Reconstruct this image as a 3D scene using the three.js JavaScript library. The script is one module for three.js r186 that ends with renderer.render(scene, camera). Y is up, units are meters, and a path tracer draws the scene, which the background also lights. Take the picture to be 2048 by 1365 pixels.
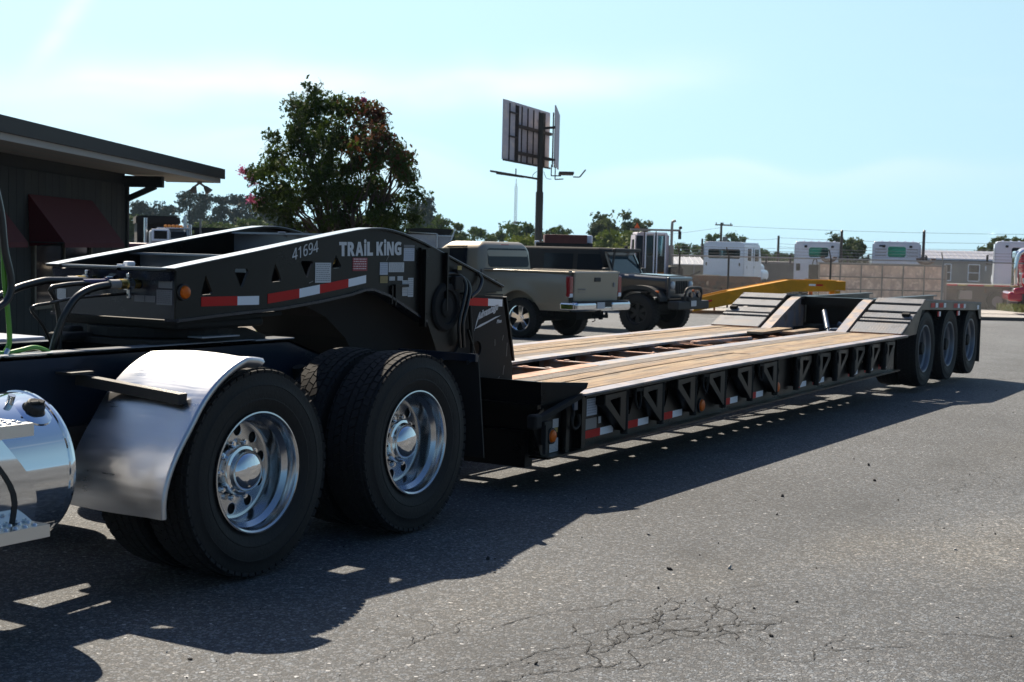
import * as THREE from 'three';
import { mergeGeometries, toCreasedNormals } from 'three/addons/utils/BufferGeometryUtils.js';
import { RoundedBoxGeometry } from 'three/addons/geometries/RoundedBoxGeometry.js';
import { FontLoader } from 'three/addons/loaders/FontLoader.js';

// ---------------------------------------------------------------- camera, sky, sun, exposure
const scene = new THREE.Scene();
const renderer = new THREE.WebGLRenderer({ antialias: true });
renderer.setSize(1024, 682);
renderer.toneMapping = THREE.LinearToneMapping;
const EXPOSURE = 2.0;
renderer.toneMappingExposure = EXPOSURE;
renderer.shadowMap.enabled = true;

const camera = new THREE.PerspectiveCamera(27.83, 1024 / 682, 0.1, 3000);
const YAW = 0.5405, PITCH = 0.0677, ROLL = 0.0236;
const camPos = new THREE.Vector3(-5.208, 1.684, 5.771);
const fwdH = new THREE.Vector3(Math.cos(YAW), 0, -Math.sin(YAW));
const sideH = new THREE.Vector3(Math.sin(YAW), 0, Math.cos(YAW));
{
  const up = new THREE.Vector3(0, 1, 0);
  const f = fwdH.clone().multiplyScalar(Math.cos(PITCH)).addScaledVector(up, -Math.sin(PITCH));
  const u = up.clone().multiplyScalar(Math.cos(PITCH)).addScaledVector(fwdH, Math.sin(PITCH));
  const r2 = sideH.clone().multiplyScalar(Math.cos(ROLL)).addScaledVector(u, Math.sin(ROLL));
  const u2 = u.clone().multiplyScalar(Math.cos(ROLL)).addScaledVector(sideH, -Math.sin(ROLL));
  camera.position.copy(camPos);
  camera.quaternion.setFromRotationMatrix(new THREE.Matrix4().makeBasis(r2, u2, f.clone().negate()));
}
camera.focus = 9;
camera.userData.fStop = 7.1;
scene.add(camera);

const SUN = new THREE.Vector3(0.55, 1.0, -0.84).normalize();
const sun = new THREE.DirectionalLight(0xfff1dc, 5.0);
sun.position.copy(SUN).multiplyScalar(120).add(new THREE.Vector3(10, 0, -4));
sun.target.position.set(10, 0, -4);
sun.castShadow = true;
sun.shadow.mapSize.set(4096, 4096);
Object.assign(sun.shadow.camera, { left: -60, right: 60, top: 60, bottom: -60, near: 1, far: 300 });
scene.add(sun, sun.target);

const clamp = (x, a = 0, b = 1) => Math.min(b, Math.max(a, x));
const lerp = (a, b, t) => a + (b - a) * t;
const smooth = (a, b, x) => { const t = clamp((x - a) / (b - a)); return t * t * (3 - 2 * t); };
function rng(seed) { let a = seed >>> 0; return () => { a = (a + 0x6D2B79F5) >>> 0; let t = a; t = Math.imul(t ^ (t >>> 15), t | 1); t ^= t + Math.imul(t ^ (t >>> 7), t | 61); return ((t ^ (t >>> 14)) >>> 0) / 4294967296; }; }
function hash(x, y, s) { let h = Math.imul(x, 374761393) ^ Math.imul(y, 668265263) ^ Math.imul(s, 1274126177); h = Math.imul(h ^ (h >>> 13), 1274126177); return ((h ^ (h >>> 16)) >>> 0) / 4294967296; }
// value noise that repeats after px, py cells
function vnoise(x, y, px, py, s) {
  const xi = Math.floor(x), yi = Math.floor(y), fx = x - xi, fy = y - yi;
  const u = fx * fx * (3 - 2 * fx), v = fy * fy * (3 - 2 * fy);
  const x0 = ((xi % px) + px) % px, x1 = (x0 + 1) % px, y0 = ((yi % py) + py) % py, y1 = (y0 + 1) % py;
  return lerp(lerp(hash(x0, y0, s), hash(x1, y0, s), u), lerp(hash(x0, y1, s), hash(x1, y1, s), u), v);
}
function fbm(u, v, cx, cy, oct, s) { let a = 0, w = 0.5, t = 0; for (let i = 0; i < oct; i++) { a += w * vnoise(u * cx, v * cy, cx, cy, s + i * 17); t += w; w *= 0.5; cx *= 2; cy *= 2; } return a / t; }

// the sky: pale haze near the sun's side, deeper blue away from it and overhead, thin cirrus
{
  const w = 2048, h = 1024, data = new Float32Array(w * h * 4);
  const horS = [0.77, 1.17, 1.34], horA = [0.36, 0.88, 1.62], zen = [0.03, 0.11, 0.36];
  const az0 = Math.atan2(fwdH.z, fwdH.x);
  for (let j = 0; j < h; j++) {
    const el = ((j + 0.5) / h - 0.5) * Math.PI, y = Math.sin(el), ce = Math.cos(el);
    for (let i = 0; i < w; i++) {
      const az = ((i + 0.5) / w - 0.5) * 2 * Math.PI, x = ce * Math.cos(az), z = ce * Math.sin(az);
      const c = clamp(x * SUN.x + y * SUN.y + z * SUN.z, -1, 1), g = Math.acos(c);
      const t = Math.pow(1 - Math.max(0, y), 1.2) * lerp(1, 0.42, smooth(0.20, 0.62, y)), q = (1 + c) / 2, ph = 0.25 + 0.92 * q * q, hor = [0, 1, 2].map(n => lerp(horA[n], horS[n], smooth(0, 0.7, q)));
      const glow = 2.3 * Math.exp(-g / 0.25);
      const k = (j * w + i) * 4;
      // cirrus: long streaks, strongest low on the sun's side
      const a = az / (2 * Math.PI) + 0.5;
      const warp = (fbm(a, 0.37, 24, 2, 3, 5) - 0.5) * 0.10;
      const st = fbm(a, clamp((el + warp) / 0.9, 0, 1), 14, 26, 5, 91);
      const broad = fbm(a, clamp(el, 0, 1), 7, 5, 3, 33);
      let cl = 0.45 * smooth(0.50, 0.80, st) * smooth(0.42, 0.66, broad) * smooth(0.015, 0.09, el) * (1 - smooth(0.32, 0.75, el));
      // one long cirrus bank and a fading contrail
      let da = az - az0; while (da > Math.PI) da -= 2 * Math.PI; while (da < -Math.PI) da += 2 * Math.PI;
      const bank = el - (0.118 + 0.055 * da + 0.012 * (fbm(a, 0.6, 60, 2, 4, 12) - 0.5) * 2);
      cl += 0.55 * Math.exp(-(bank * bank) / (2 * 0.0105 * 0.0105)) * smooth(-0.52, -0.16, da) * (1 - smooth(0.02, 0.20, da)) * (0.3 + 0.9 * fbm(a, el, 120, 90, 4, 44));
      const con = (da + 0.318) * 0.86 - (el - 0.14) * 0.56;
      cl += 0.30 * Math.exp(-(con * con) / (2 * 0.0045 * 0.0045)) * smooth(0.10, 0.13, el) * (1 - smooth(0.20, 0.30, el)) * (0.35 + 1.1 * fbm(a, el, 160, 120, 3, 71));
      const low = el < 0 ? clamp(1 + el * 6) : 1;
      for (let n = 0; n < 3; n++) {
        let v = lerp(zen[n], hor[n], t) * ph + glow * [1, 0.93, 0.82][n] * 0.62;
        v = lerp(v, Math.max(v, 1.45 * ph), clamp(cl) * 0.85);
        v = lerp([0.14, 0.14, 0.14][n], v, low);
        data[k + n] = v / EXPOSURE;
      }
      data[k + 3] = 1;
    }
  }
  const tex = new THREE.DataTexture(data, w, h, THREE.RGBAFormat, THREE.FloatType);
  tex.mapping = THREE.EquirectangularReflectionMapping;
  tex.magFilter = tex.minFilter = THREE.LinearFilter;
  tex.needsUpdate = true;
  scene.background = tex;
  scene.environment = tex;
}

scene.fog = new THREE.FogExp2(0xbcd8ee, 0.00014);

// ---------------------------------------------------------------- geometry helpers
const V = (x, y, z) => new THREE.Vector3(x, y, z);
function plain(g) {
  let n = g.index ? g.toNonIndexed() : g.clone();
  for (const k of Object.keys(n.attributes)) if (!['position', 'normal', 'uv'].includes(k)) n.deleteAttribute(k);
  if (!n.attributes.normal) n.computeVertexNormals();
  n.userData = { ...g.userData };
  return n;
}
// uv in metres, by the plane each triangle faces
function metreUV(g) {
  const p = g.attributes.position, uv = new Float32Array(p.count * 2);
  const a = V(), b = V(), c = V();
  for (let i = 0; i < p.count; i += 3) {
    a.fromBufferAttribute(p, i); b.fromBufferAttribute(p, i + 1); c.fromBufferAttribute(p, i + 2);
    const n = b.clone().sub(a).cross(c.clone().sub(a)), ax = Math.abs(n.x), ay = Math.abs(n.y), az = Math.abs(n.z);
    [a, b, c].forEach((q, k) => {
      const [u, v] = ay >= ax && ay >= az ? [q.x, q.z] : ax >= az ? [q.z, q.y] : [q.x, q.y];
      uv[(i + k) * 2] = u; uv[(i + k) * 2 + 1] = v;
    });
  }
  g.setAttribute('uv', new THREE.BufferAttribute(uv, 2));
}
function join(gs) {
  const list = (Array.isArray(gs) ? gs.flat(Infinity) : [gs]).map(g => {
    const n = plain(g);
    if (!g.userData.keepUV || !n.attributes.uv) metreUV(n);
    return n;
  });
  return list.length === 1 ? list[0] : mergeGeometries(list, false);
}
function M(name, gs, mat, parent, label) {
  const m = new THREE.Mesh(gs.isBufferGeometry && gs.userData.done ? gs : join(gs), mat);
  m.name = name; m.castShadow = m.receiveShadow = true;
  if (label) m.userData.label = label;
  if (parent) parent.add(m);
  return m;
}
function place(g, x = 0, y = 0, z = 0, rx = 0, ry = 0, rz = 0) {
  if (rx || ry || rz) g.applyMatrix4(new THREE.Matrix4().makeRotationFromEuler(new THREE.Euler(rx, ry, rz)));
  g.translate(x, y, z); return g;
}
const B = (w, h, d, x, y, z, rx, ry, rz) => place(new THREE.BoxGeometry(w, h, d), x, y, z, rx, ry, rz);
const RB = (w, h, d, r, x, y, z, rx, ry, rz, s = 2) => place(new RoundedBoxGeometry(w, h, d, s, Math.min(r, w / 2.02, h / 2.02, d / 2.02)), x, y, z, rx, ry, rz);
function CY(r, len, x, y, z, axis = 'y', seg = 18, r2 = r) {
  const g = new THREE.CylinderGeometry(r2, r, len, seg);
  return place(g, x, y, z, axis === 'z' ? Math.PI / 2 : 0, 0, axis === 'x' ? -Math.PI / 2 : 0);
}
function LATHE(pts, seg, x, y, z, axis = 'z') {   // pts: [radius, along]
  const g = new THREE.LatheGeometry(pts.map(p => new THREE.Vector2(p[0], p[1])), seg);
  return place(g, x, y, z, axis === 'z' ? Math.PI / 2 : 0, 0, axis === 'x' ? -Math.PI / 2 : 0);
}
const TU = (pts, r, seg = pts.length * 6, rad = 8) => new THREE.TubeGeometry(new THREE.CatmullRomCurve3(pts.map(p => V(...p)), false, 'catmullrom', 0.5), seg, r, rad, false);
function bar(a, b, w, h = w) {                         // straight box beam from a to b
  const A = V(...a), Bv = V(...b), d = Bv.clone().sub(A), len = d.length(); d.normalize();
  const up = Math.abs(d.y) > 0.98 ? V(1, 0, 0) : V(0, 1, 0);
  const z = d.clone().cross(up).normalize(), y = z.clone().cross(d);
  const g = new THREE.BoxGeometry(len, h, w);
  g.applyMatrix4(new THREE.Matrix4().makeBasis(d, y, z));
  const c = A.add(Bv).multiplyScalar(0.5); g.translate(c.x, c.y, c.z); return g;
}
function rod(a, b, r, seg = 8, r2 = r) {
  const A = V(...a), d = V(...b).sub(A), g = new THREE.CylinderGeometry(r2, r, d.length(), seg);
  g.applyQuaternion(new THREE.Quaternion().setFromUnitVectors(V(0, 1, 0), d.clone().normalize()));
  g.translate(A.x + d.x / 2, A.y + d.y / 2, A.z + d.z / 2); return g;
}
function shapeOf(pts, holes = []) {
  const s = new THREE.Shape(pts.map(p => new THREE.Vector2(p[0], p[1])));
  for (const h of holes) s.holes.push(new THREE.Path(h.map(p => new THREE.Vector2(p[0], p[1]))));
  return s;
}
function EX(pts, z0, z1, holes = [], bevel = 0, seg = 2) {  // outline in x, y pulled from z0 to z1
  const g = new THREE.ExtrudeGeometry(shapeOf(pts, holes), { depth: z1 - z0 - 2 * bevel, bevelEnabled: bevel > 0, bevelThickness: bevel, bevelSize: bevel, bevelOffset: -bevel, bevelSegments: seg, curveSegments: 12 });
  g.translate(0, 0, z0 + bevel); return g;
}
function ribbon(poly, z0, z1, th) {                     // strip of sheet that follows a profile in x, y (top face on the profile)
  const out = [];
  for (let i = 0; i < poly.length; i++) {
    const a = poly[Math.max(0, i - 1)], b = poly[Math.min(poly.length - 1, i + 1)];
    const dx = b[0] - a[0], dy = b[1] - a[1], l = Math.hypot(dx, dy);
    out.push([poly[i][0] + dy / l * th, poly[i][1] - dx / l * th]);
  }
  const g = EX([...poly, ...out.reverse()], z0, z1); return g;
}
function poly3(pts, th, n) {                            // a flat plate through 3-D corner points, th thick along its normal
  const P = pts.map(p => V(...p)), nn = n ? V(...n).normalize() : P[1].clone().sub(P[0]).cross(P[2].clone().sub(P[0])).normalize();
  const Q = P.map(p => p.clone().addScaledVector(nn, -th)), pos = [], k = P.length;
  const tri = (a, b, c) => pos.push(a.x, a.y, a.z, b.x, b.y, b.z, c.x, c.y, c.z);
  for (let i = 1; i < k - 1; i++) { tri(P[0], P[i], P[i + 1]); tri(Q[0], Q[i + 1], Q[i]); }
  for (let i = 0; i < k; i++) { const j = (i + 1) % k; tri(P[i], Q[i], Q[j]); tri(P[i], Q[j], P[j]); }
  const g = new THREE.BufferGeometry(); g.setAttribute('position', new THREE.Float32BufferAttribute(pos, 3)); g.computeVertexNormals(); return g;
}
function warp(g, fn) { const p = g.attributes.position, v = V(); for (let i = 0; i < p.count; i++) { v.fromBufferAttribute(p, i); fn(v); p.setXYZ(i, v.x, v.y, v.z); } g.computeVertexNormals(); return g; }
// rounded block whose section changes with height: fn(t) gives [scale x, scale z, shift x]
function taper(w, h, d, r, fn, x, y, z) {
  const g = new RoundedBoxGeometry(w, h, d, 3, r), n = g.index ? g.toNonIndexed() : g;
  const p = n.attributes.position;
  for (let i = 0; i < p.count; i++) { const t = p.getY(i) / h + 0.5, [sx, sz, dx] = fn(t); p.setXYZ(i, p.getX(i) * sx + dx, p.getY(i), p.getZ(i) * sz); }
  n.deleteAttribute('normal'); const c = toCreasedNormals(n, 0.7); c.translate(x, y, z); return c;
}
const circle = (cx, cy, r, n = 16, a0 = 0, a1 = Math.PI * 2) => Array.from({ length: n + (a1 - a0 < 6.28 ? 1 : 0) }, (_, i) => { const a = a0 + (a1 - a0) * i / n; return [cx + r * Math.cos(a), cy + r * Math.sin(a)]; });

const taken = new Map();
function numbered(n) { const k = taken.get(n) ?? 0; taken.set(n, k + 1); return k ? `${n}_${String(k).padStart(3, '0')}` : n; }
function thing(name, label, category, pos = [0, 0, 0], ry = 0, group) {
  const o = new THREE.Group(); o.name = numbered(name); o.position.set(...pos); o.rotation.y = ry;
  o.userData = { label, category }; if (group) o.userData.group = group;
  scene.add(o); return o;
}
function rebase(o) { for (const c of o.children) c.position.sub(o.position); return o; }   // parts drawn in world metres, hung on the thing's base
function copyOf(src, label, pos, ry, group) {
  const o = src.clone(); o.name = numbered(src.name.replace(/_\d{3}$/, '')); o.position.set(...pos); if (ry !== undefined) o.rotation.y = ry;
  o.userData = { ...src.userData, label }; if (group) o.userData.group = group; scene.add(o); return o;
}
function one(o, label, category, group, kind) { o.name = numbered(o.name); if (category) o.userData = { label, category }; else if (label) o.userData = { label }; if (group) o.userData.group = group; if (kind) o.userData.kind = kind; scene.add(o); return o; }
function part(name, parent) { const g = new THREE.Group(); g.name = name; parent.add(g); return g; }
const gyS = s => -0.010 * 2 * Math.log1p(Math.exp((s - 12) / 2));        // the yard falls away gently
const gy = (x, z) => gyS((x - camPos.x) * fwdH.x + (z - camPos.z) * fwdH.z);

// ---------------------------------------------------------------- textures and materials
function tex(w, h, fn, srgb, rx = 1, ry = rx) {
  const d = new Uint8Array(w * h * 4);
  for (let j = 0; j < h; j++) for (let i = 0; i < w; i++) { const c = fn((i + 0.5) / w, (j + 0.5) / h, i, j), k = (j * w + i) * 4; d[k] = clamp(c[0], 0, 255); d[k + 1] = clamp(c[1], 0, 255); d[k + 2] = clamp(c[2], 0, 255); d[k + 3] = 255; }
  const t = new THREE.DataTexture(d, w, h, THREE.RGBAFormat); t.wrapS = t.wrapT = THREE.RepeatWrapping; t.magFilter = THREE.LinearFilter; t.minFilter = THREE.LinearMipmapLinearFilter; t.generateMipmaps = true;
  if (srgb) t.colorSpace = THREE.SRGBColorSpace; t.repeat.set(1 / rx, 1 / ry); t.needsUpdate = true; return t;
}
const g1 = v => [v, v, v];
const s255 = l => 255 * (l <= 0.0031308 ? l * 12.92 : 1.055 * Math.pow(l, 1 / 2.4) - 0.055);
// asphalt: packed stone chips in dark binder, 4 m to the tile
const ASN = 2048, CELL = 7.2, NC = Math.floor(ASN / CELL);
const asH = new Uint8Array(ASN * ASN);
const asphaltMap = tex(ASN, ASN, (u, v, i, j) => {
  const cx = u * NC, cy = v * NC, xi = Math.floor(cx), yi = Math.floor(cy); let best = 9, bx = 0, by = 0, second = 9;
  for (let a = -1; a <= 1; a++) for (let b = -1; b <= 1; b++) {
    const X = (xi + a + NC) % NC, Y = (yi + b + NC) % NC, px = xi + a + hash(X, Y, 1), py = yi + b + hash(X, Y, 2);
    const w = 0.75 + 0.9 * hash(X, Y, 6), dd = Math.hypot(cx - px, cy - py) * w;
    if (dd < best) { second = best; best = dd; bx = X; by = Y; } else if (dd < second) second = dd;
  }
  const edge = smooth(0.0, 0.26, second - best), r = hash(bx, by, 3), r2 = hash(bx, by, 4);
  let st = 0.058 + 0.135 * r * r + (r2 > 0.90 ? 0.03 : 0) + (r2 > 0.996 ? 0.25 : 0);
  const wear = fbm(u, v, 6, 6, 4, 8), fine = hash(i, j, 7);
  st *= 0.75 + 0.5 * wear;
  const val = lerp(0.024, st, edge) * (0.82 + 0.36 * fine);
  asH[j * ASN + i] = clamp(255 * (edge * (0.45 + 0.55 * r) * 0.8 + 0.2 * fine), 0, 255);
  const tint = r2 * 0.12 - 0.05;
  return [s255(val * (1 + tint)), s255(val), s255(val * (1.0 - tint))];
}, true, 4);
const asphaltBump = tex(ASN, ASN, (u, v, i, j) => g1(asH[j * ASN + i]), false, 4);
const grimeRough = tex(512, 512, (u, v, i, j) => g1(255 * (0.62 + 0.5 * (fbm(u, v, 4, 4, 5, 21) - 0.5) + 0.10 * (hash(i, j, 5) - 0.5))), false, 1.3);
const grimeColor = tex(512, 512, (u, v, i, j) => { const n = fbm(u, v, 4, 6, 5, 61), d = smooth(0.52, 0.78, n), f = 0.9 + 0.2 * fbm(u, v, 40, 40, 2, 9); return [s255(lerp(0.78, 1.0, d) * f), s255(lerp(0.78, 0.93, d) * f), s255(lerp(0.80, 0.84, d) * f)]; }, true, 1.7);
const wood = (seed, base, dark, grey) => tex(1024, 256, (u, v, i, j) => {
  const wv = v + 0.05 * (fbm(u, v, 3, 3, 2, seed + 3) - 0.5);
  const gr = fbm(u, wv, 3, 40, 4, seed), fine = fbm(u, wv, 10, 120, 3, seed + 9), blot = fbm(u, v, 5, 3, 4, seed + 20);
  const crack = smooth(0.36, 0.26, fbm(u, wv, 4, 26, 3, seed + 31));
  const t = clamp(0.45 + 1.7 * (gr - 0.5) + 0.8 * (fine - 0.5)), gq = smooth(0.45, 0.7, blot) * grey;
  let c = [0, 1, 2].map(n => lerp(dark[n], base[n], t)); const m = (c[0] + c[1] + c[2]) / 3; c = c.map((x, n) => lerp(x, m * [0.98, 0.95, 0.92][n] * 0.8, gq) * (1 - 0.72 * crack) * (0.92 + 0.16 * hash(i, j, 3)));
  return c.map(s255);
}, true, 2.2, 0.22);
const plankBump = tex(1024, 256, (u, v) => { const wv = v + 0.05 * (fbm(u, v, 3, 3, 2, 14) - 0.5); return g1(255 * clamp(0.75 * fbm(u, wv, 5, 60, 4, 11) + 0.35 - smooth(0.36, 0.26, fbm(u, wv, 4, 26, 3, 42)))); }, false, 2.2, 0.22);
const rustTex = (seed, A, Bc, lo, hi, C) => tex(512, 512, (u, v, i, j) => { const n = fbm(u, v, 5, 5, 6, seed), m = fbm(u, v, 12, 3, 4, seed + 7), t = smooth(lo, hi, n * 0.65 + m * 0.35), k = C ? smooth(0.58, 0.70, fbm(u, v, 9, 9, 4, seed + 40)) : 0, f = 0.85 + 0.3 * hash(i, j, seed); return [0, 1, 2].map(q => s255(lerp(lerp(A[q], Bc[q], t), C ? C[q] : 0, k * 0.8) * f)); }, true, 1.1);
const edgeSteel = rustTex(3, [0.30, 0.29, 0.33], [0.40, 0.31, 0.26], 0.46, 0.62, [0.20, 0.19, 0.20]);
const pinkRust = rustTex(8, [0.46, 0.27, 0.19], [0.32, 0.17, 0.11], 0.44, 0.64, [0.40, 0.36, 0.34]);
const beamSteel = rustTex(15, [0.25, 0.25, 0.28], [0.40, 0.31, 0.24], 0.50, 0.62, [0.15, 0.14, 0.14]);
const rampSteel = rustTex(33, [0.19, 0.20, 0.22], [0.24, 0.22, 0.205], 0.52, 0.72, [0.15, 0.15, 0.16]);
const rustDark = rustTex(23, [0.30, 0.14, 0.07], [0.11, 0.06, 0.04], 0.40, 0.66);
const brushed = tex(512, 512, (u, v) => g1(255 * (0.62 + 0.35 * (fbm(u, v, 6, 6, 4, 70) - 0.5) + 0.3 * (fbm(u, v, 60, 4, 3, 71) - 0.5))), false, 0.9);
const treadBump = tex(512, 512, (u, v) => g1(255 * fbm(u, v, 50, 50, 3, 88)), false, 0.5);
const diamond = tex(256, 256, (u, v) => { const a = (u * 8) % 1, b = (v * 8) % 1, k = (Math.floor(u * 8) + Math.floor(v * 8)) % 2; const x = a - 0.5, y = b - 0.5, d = k ? Math.hypot((x + y) * 2.6, (x - y) * 0.85) : Math.hypot((x + y) * 0.85, (x - y) * 2.6); return g1(255 * smooth(0.5, 0.25, d)); }, false, 0.32);

const S = (o) => new THREE.MeshStandardMaterial(o), P = (o) => new THREE.MeshPhysicalMaterial(o);
const C = (r, g = r, b = r) => new THREE.Color().setRGB(r, g, b);
const K = {
  asphalt: S({ color: C(0.97, 1.06, 1.17), map: asphaltMap, bumpMap: asphaltBump, bumpScale: 0.0045, roughness: 0.85, vertexColors: true }),
  crack: S({ color: C(0.026), roughness: 1 }),
  black: P({ color: C(0.0052, 0.0047, 0.0047), map: grimeColor, roughness: 0.62, roughnessMap: grimeRough, specularIntensity: 0.5, clearcoat: 0.05, clearcoatRoughness: 0.35 }),
  blackBlue: P({ color: C(0.014, 0.018, 0.03), roughness: 0.45, roughnessMap: grimeRough }),
  flange: P({ color: C(0.27, 0.30, 0.34), roughness: 0.40, roughnessMap: grimeRough, clearcoat: 0.5, clearcoatRoughness: 0.3 }),
  dusty: S({ color: C(0.0105, 0.0093, 0.0085), map: grimeColor, roughness: 0.8 }),
  pit: S({ color: C(0.008), roughness: 0.9 }),
  frameBlue: P({ color: C(0.012, 0.02, 0.035), roughness: 0.4, roughnessMap: grimeRough }),
  rubber: S({ color: C(0.0082, 0.0078, 0.0078), map: grimeColor, roughness: 0.72, bumpMap: treadBump, bumpScale: 0.0015 }),
  tread: S({ color: C(0.014, 0.0135, 0.0135), roughness: 0.9 }),
  flap: S({ color: C(0.012, 0.0125, 0.014), roughness: 0.6 }),
  chrome: S({ color: C(0.86, 0.87, 0.88), metalness: 1, roughness: 0.05 }),
  alu: S({ color: C(0.60, 0.61, 0.62), metalness: 1, roughness: 0.16 }),
  fenderAlu: S({ color: C(0.60, 0.61, 0.63), metalness: 1, roughness: 0.58, roughnessMap: brushed }),
  tankAlu: S({ color: C(0.86, 0.87, 0.88), metalness: 1, roughness: 0.07 }),
  stepAlu: S({ color: C(0.74, 0.74, 0.73), metalness: 1, roughness: 0.3 }),
  wheelSteel: P({ color: C(0.24, 0.25, 0.27), metalness: 0.5, roughness: 0.42 }),
  brass: S({ color: C(0.62, 0.44, 0.14), metalness: 1, roughness: 0.3 }),
  edge: S({ color: C(0.86), map: edgeSteel, roughness: 0.55 }),
  pink: S({ color: C(1.0), map: pinkRust, roughness: 0.8 }),
  beam: S({ color: C(1.0), map: beamSteel, roughness: 0.5 }),
  rust: S({ color: C(1.0), map: rustDark, roughness: 0.9 }),
  ramp: S({ color: C(0.82), map: rampSteel, bumpMap: diamond, bumpScale: 0.006, roughness: 0.5 }),
  amber: P({ color: C(0.70, 0.13, 0.004), roughness: 0.3, specularIntensity: 0.5 }),
  redLens: P({ color: C(0.30, 0.008, 0.012), roughness: 0.18, clearcoat: 0.8 }),
  tapeRed: P({ color: C(0.55, 0.016, 0.014), roughness: 0.5, specularIntensity: 0.35 }),
  tapeWhite: P({ color: C(0.86, 0.88, 0.92), roughness: 0.5 }),
  sticker: S({ color: C(0.62, 0.63, 0.65), roughness: 0.5 }),
  letters: S({ color: C(0.60, 0.61, 0.63), roughness: 0.42 }),
  yellowSt: S({ color: C(0.45, 0.33, 0.09), roughness: 0.5 }),
  greySt: S({ color: C(0.24, 0.23, 0.22), roughness: 0.5 }),
  greenHose: P({ color: C(0.07, 0.26, 0.02), roughness: 0.35, clearcoat: 0.4 }),
  blackHose: P({ color: C(0.008), roughness: 0.34, clearcoat: 0.25, clearcoatRoughness: 0.3 }),
  blueHyd: S({ color: C(0.03, 0.055, 0.10), roughness: 0.35 }),
  glassDark: P({ color: C(0.010, 0.014, 0.022), roughness: 0.06, specularIntensity: 0.45 }),
  glass: P({ color: C(0.80, 0.88, 0.90), roughness: 0.02, transmission: 1, thickness: 0 }),
  glassTint: P({ color: C(0.42, 0.50, 0.52), roughness: 0.02, transmission: 1, thickness: 0 }),
  glassGreen: P({ color: C(0.36, 0.56, 0.50), roughness: 0.02, transmission: 1, thickness: 0 }),
  white: P({ color: C(0.74, 0.80, 0.90), roughness: 0.3, clearcoat: 0.6, clearcoatRoughness: 0.1 }),
  plastic: S({ color: C(0.022), roughness: 0.65 }),
};
const woodTan = [wood(101, [0.48, 0.355, 0.225], [0.17, 0.118, 0.072], 0.35), wood(140, [0.44, 0.31, 0.19], [0.15, 0.102, 0.065], 0.45), wood(177, [0.27, 0.225, 0.19], [0.11, 0.092, 0.078], 0.7)];
K.plank = woodTan.map(t => S({ map: t, bumpMap: plankBump, bumpScale: 0.006, roughness: 0.85 }));

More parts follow.
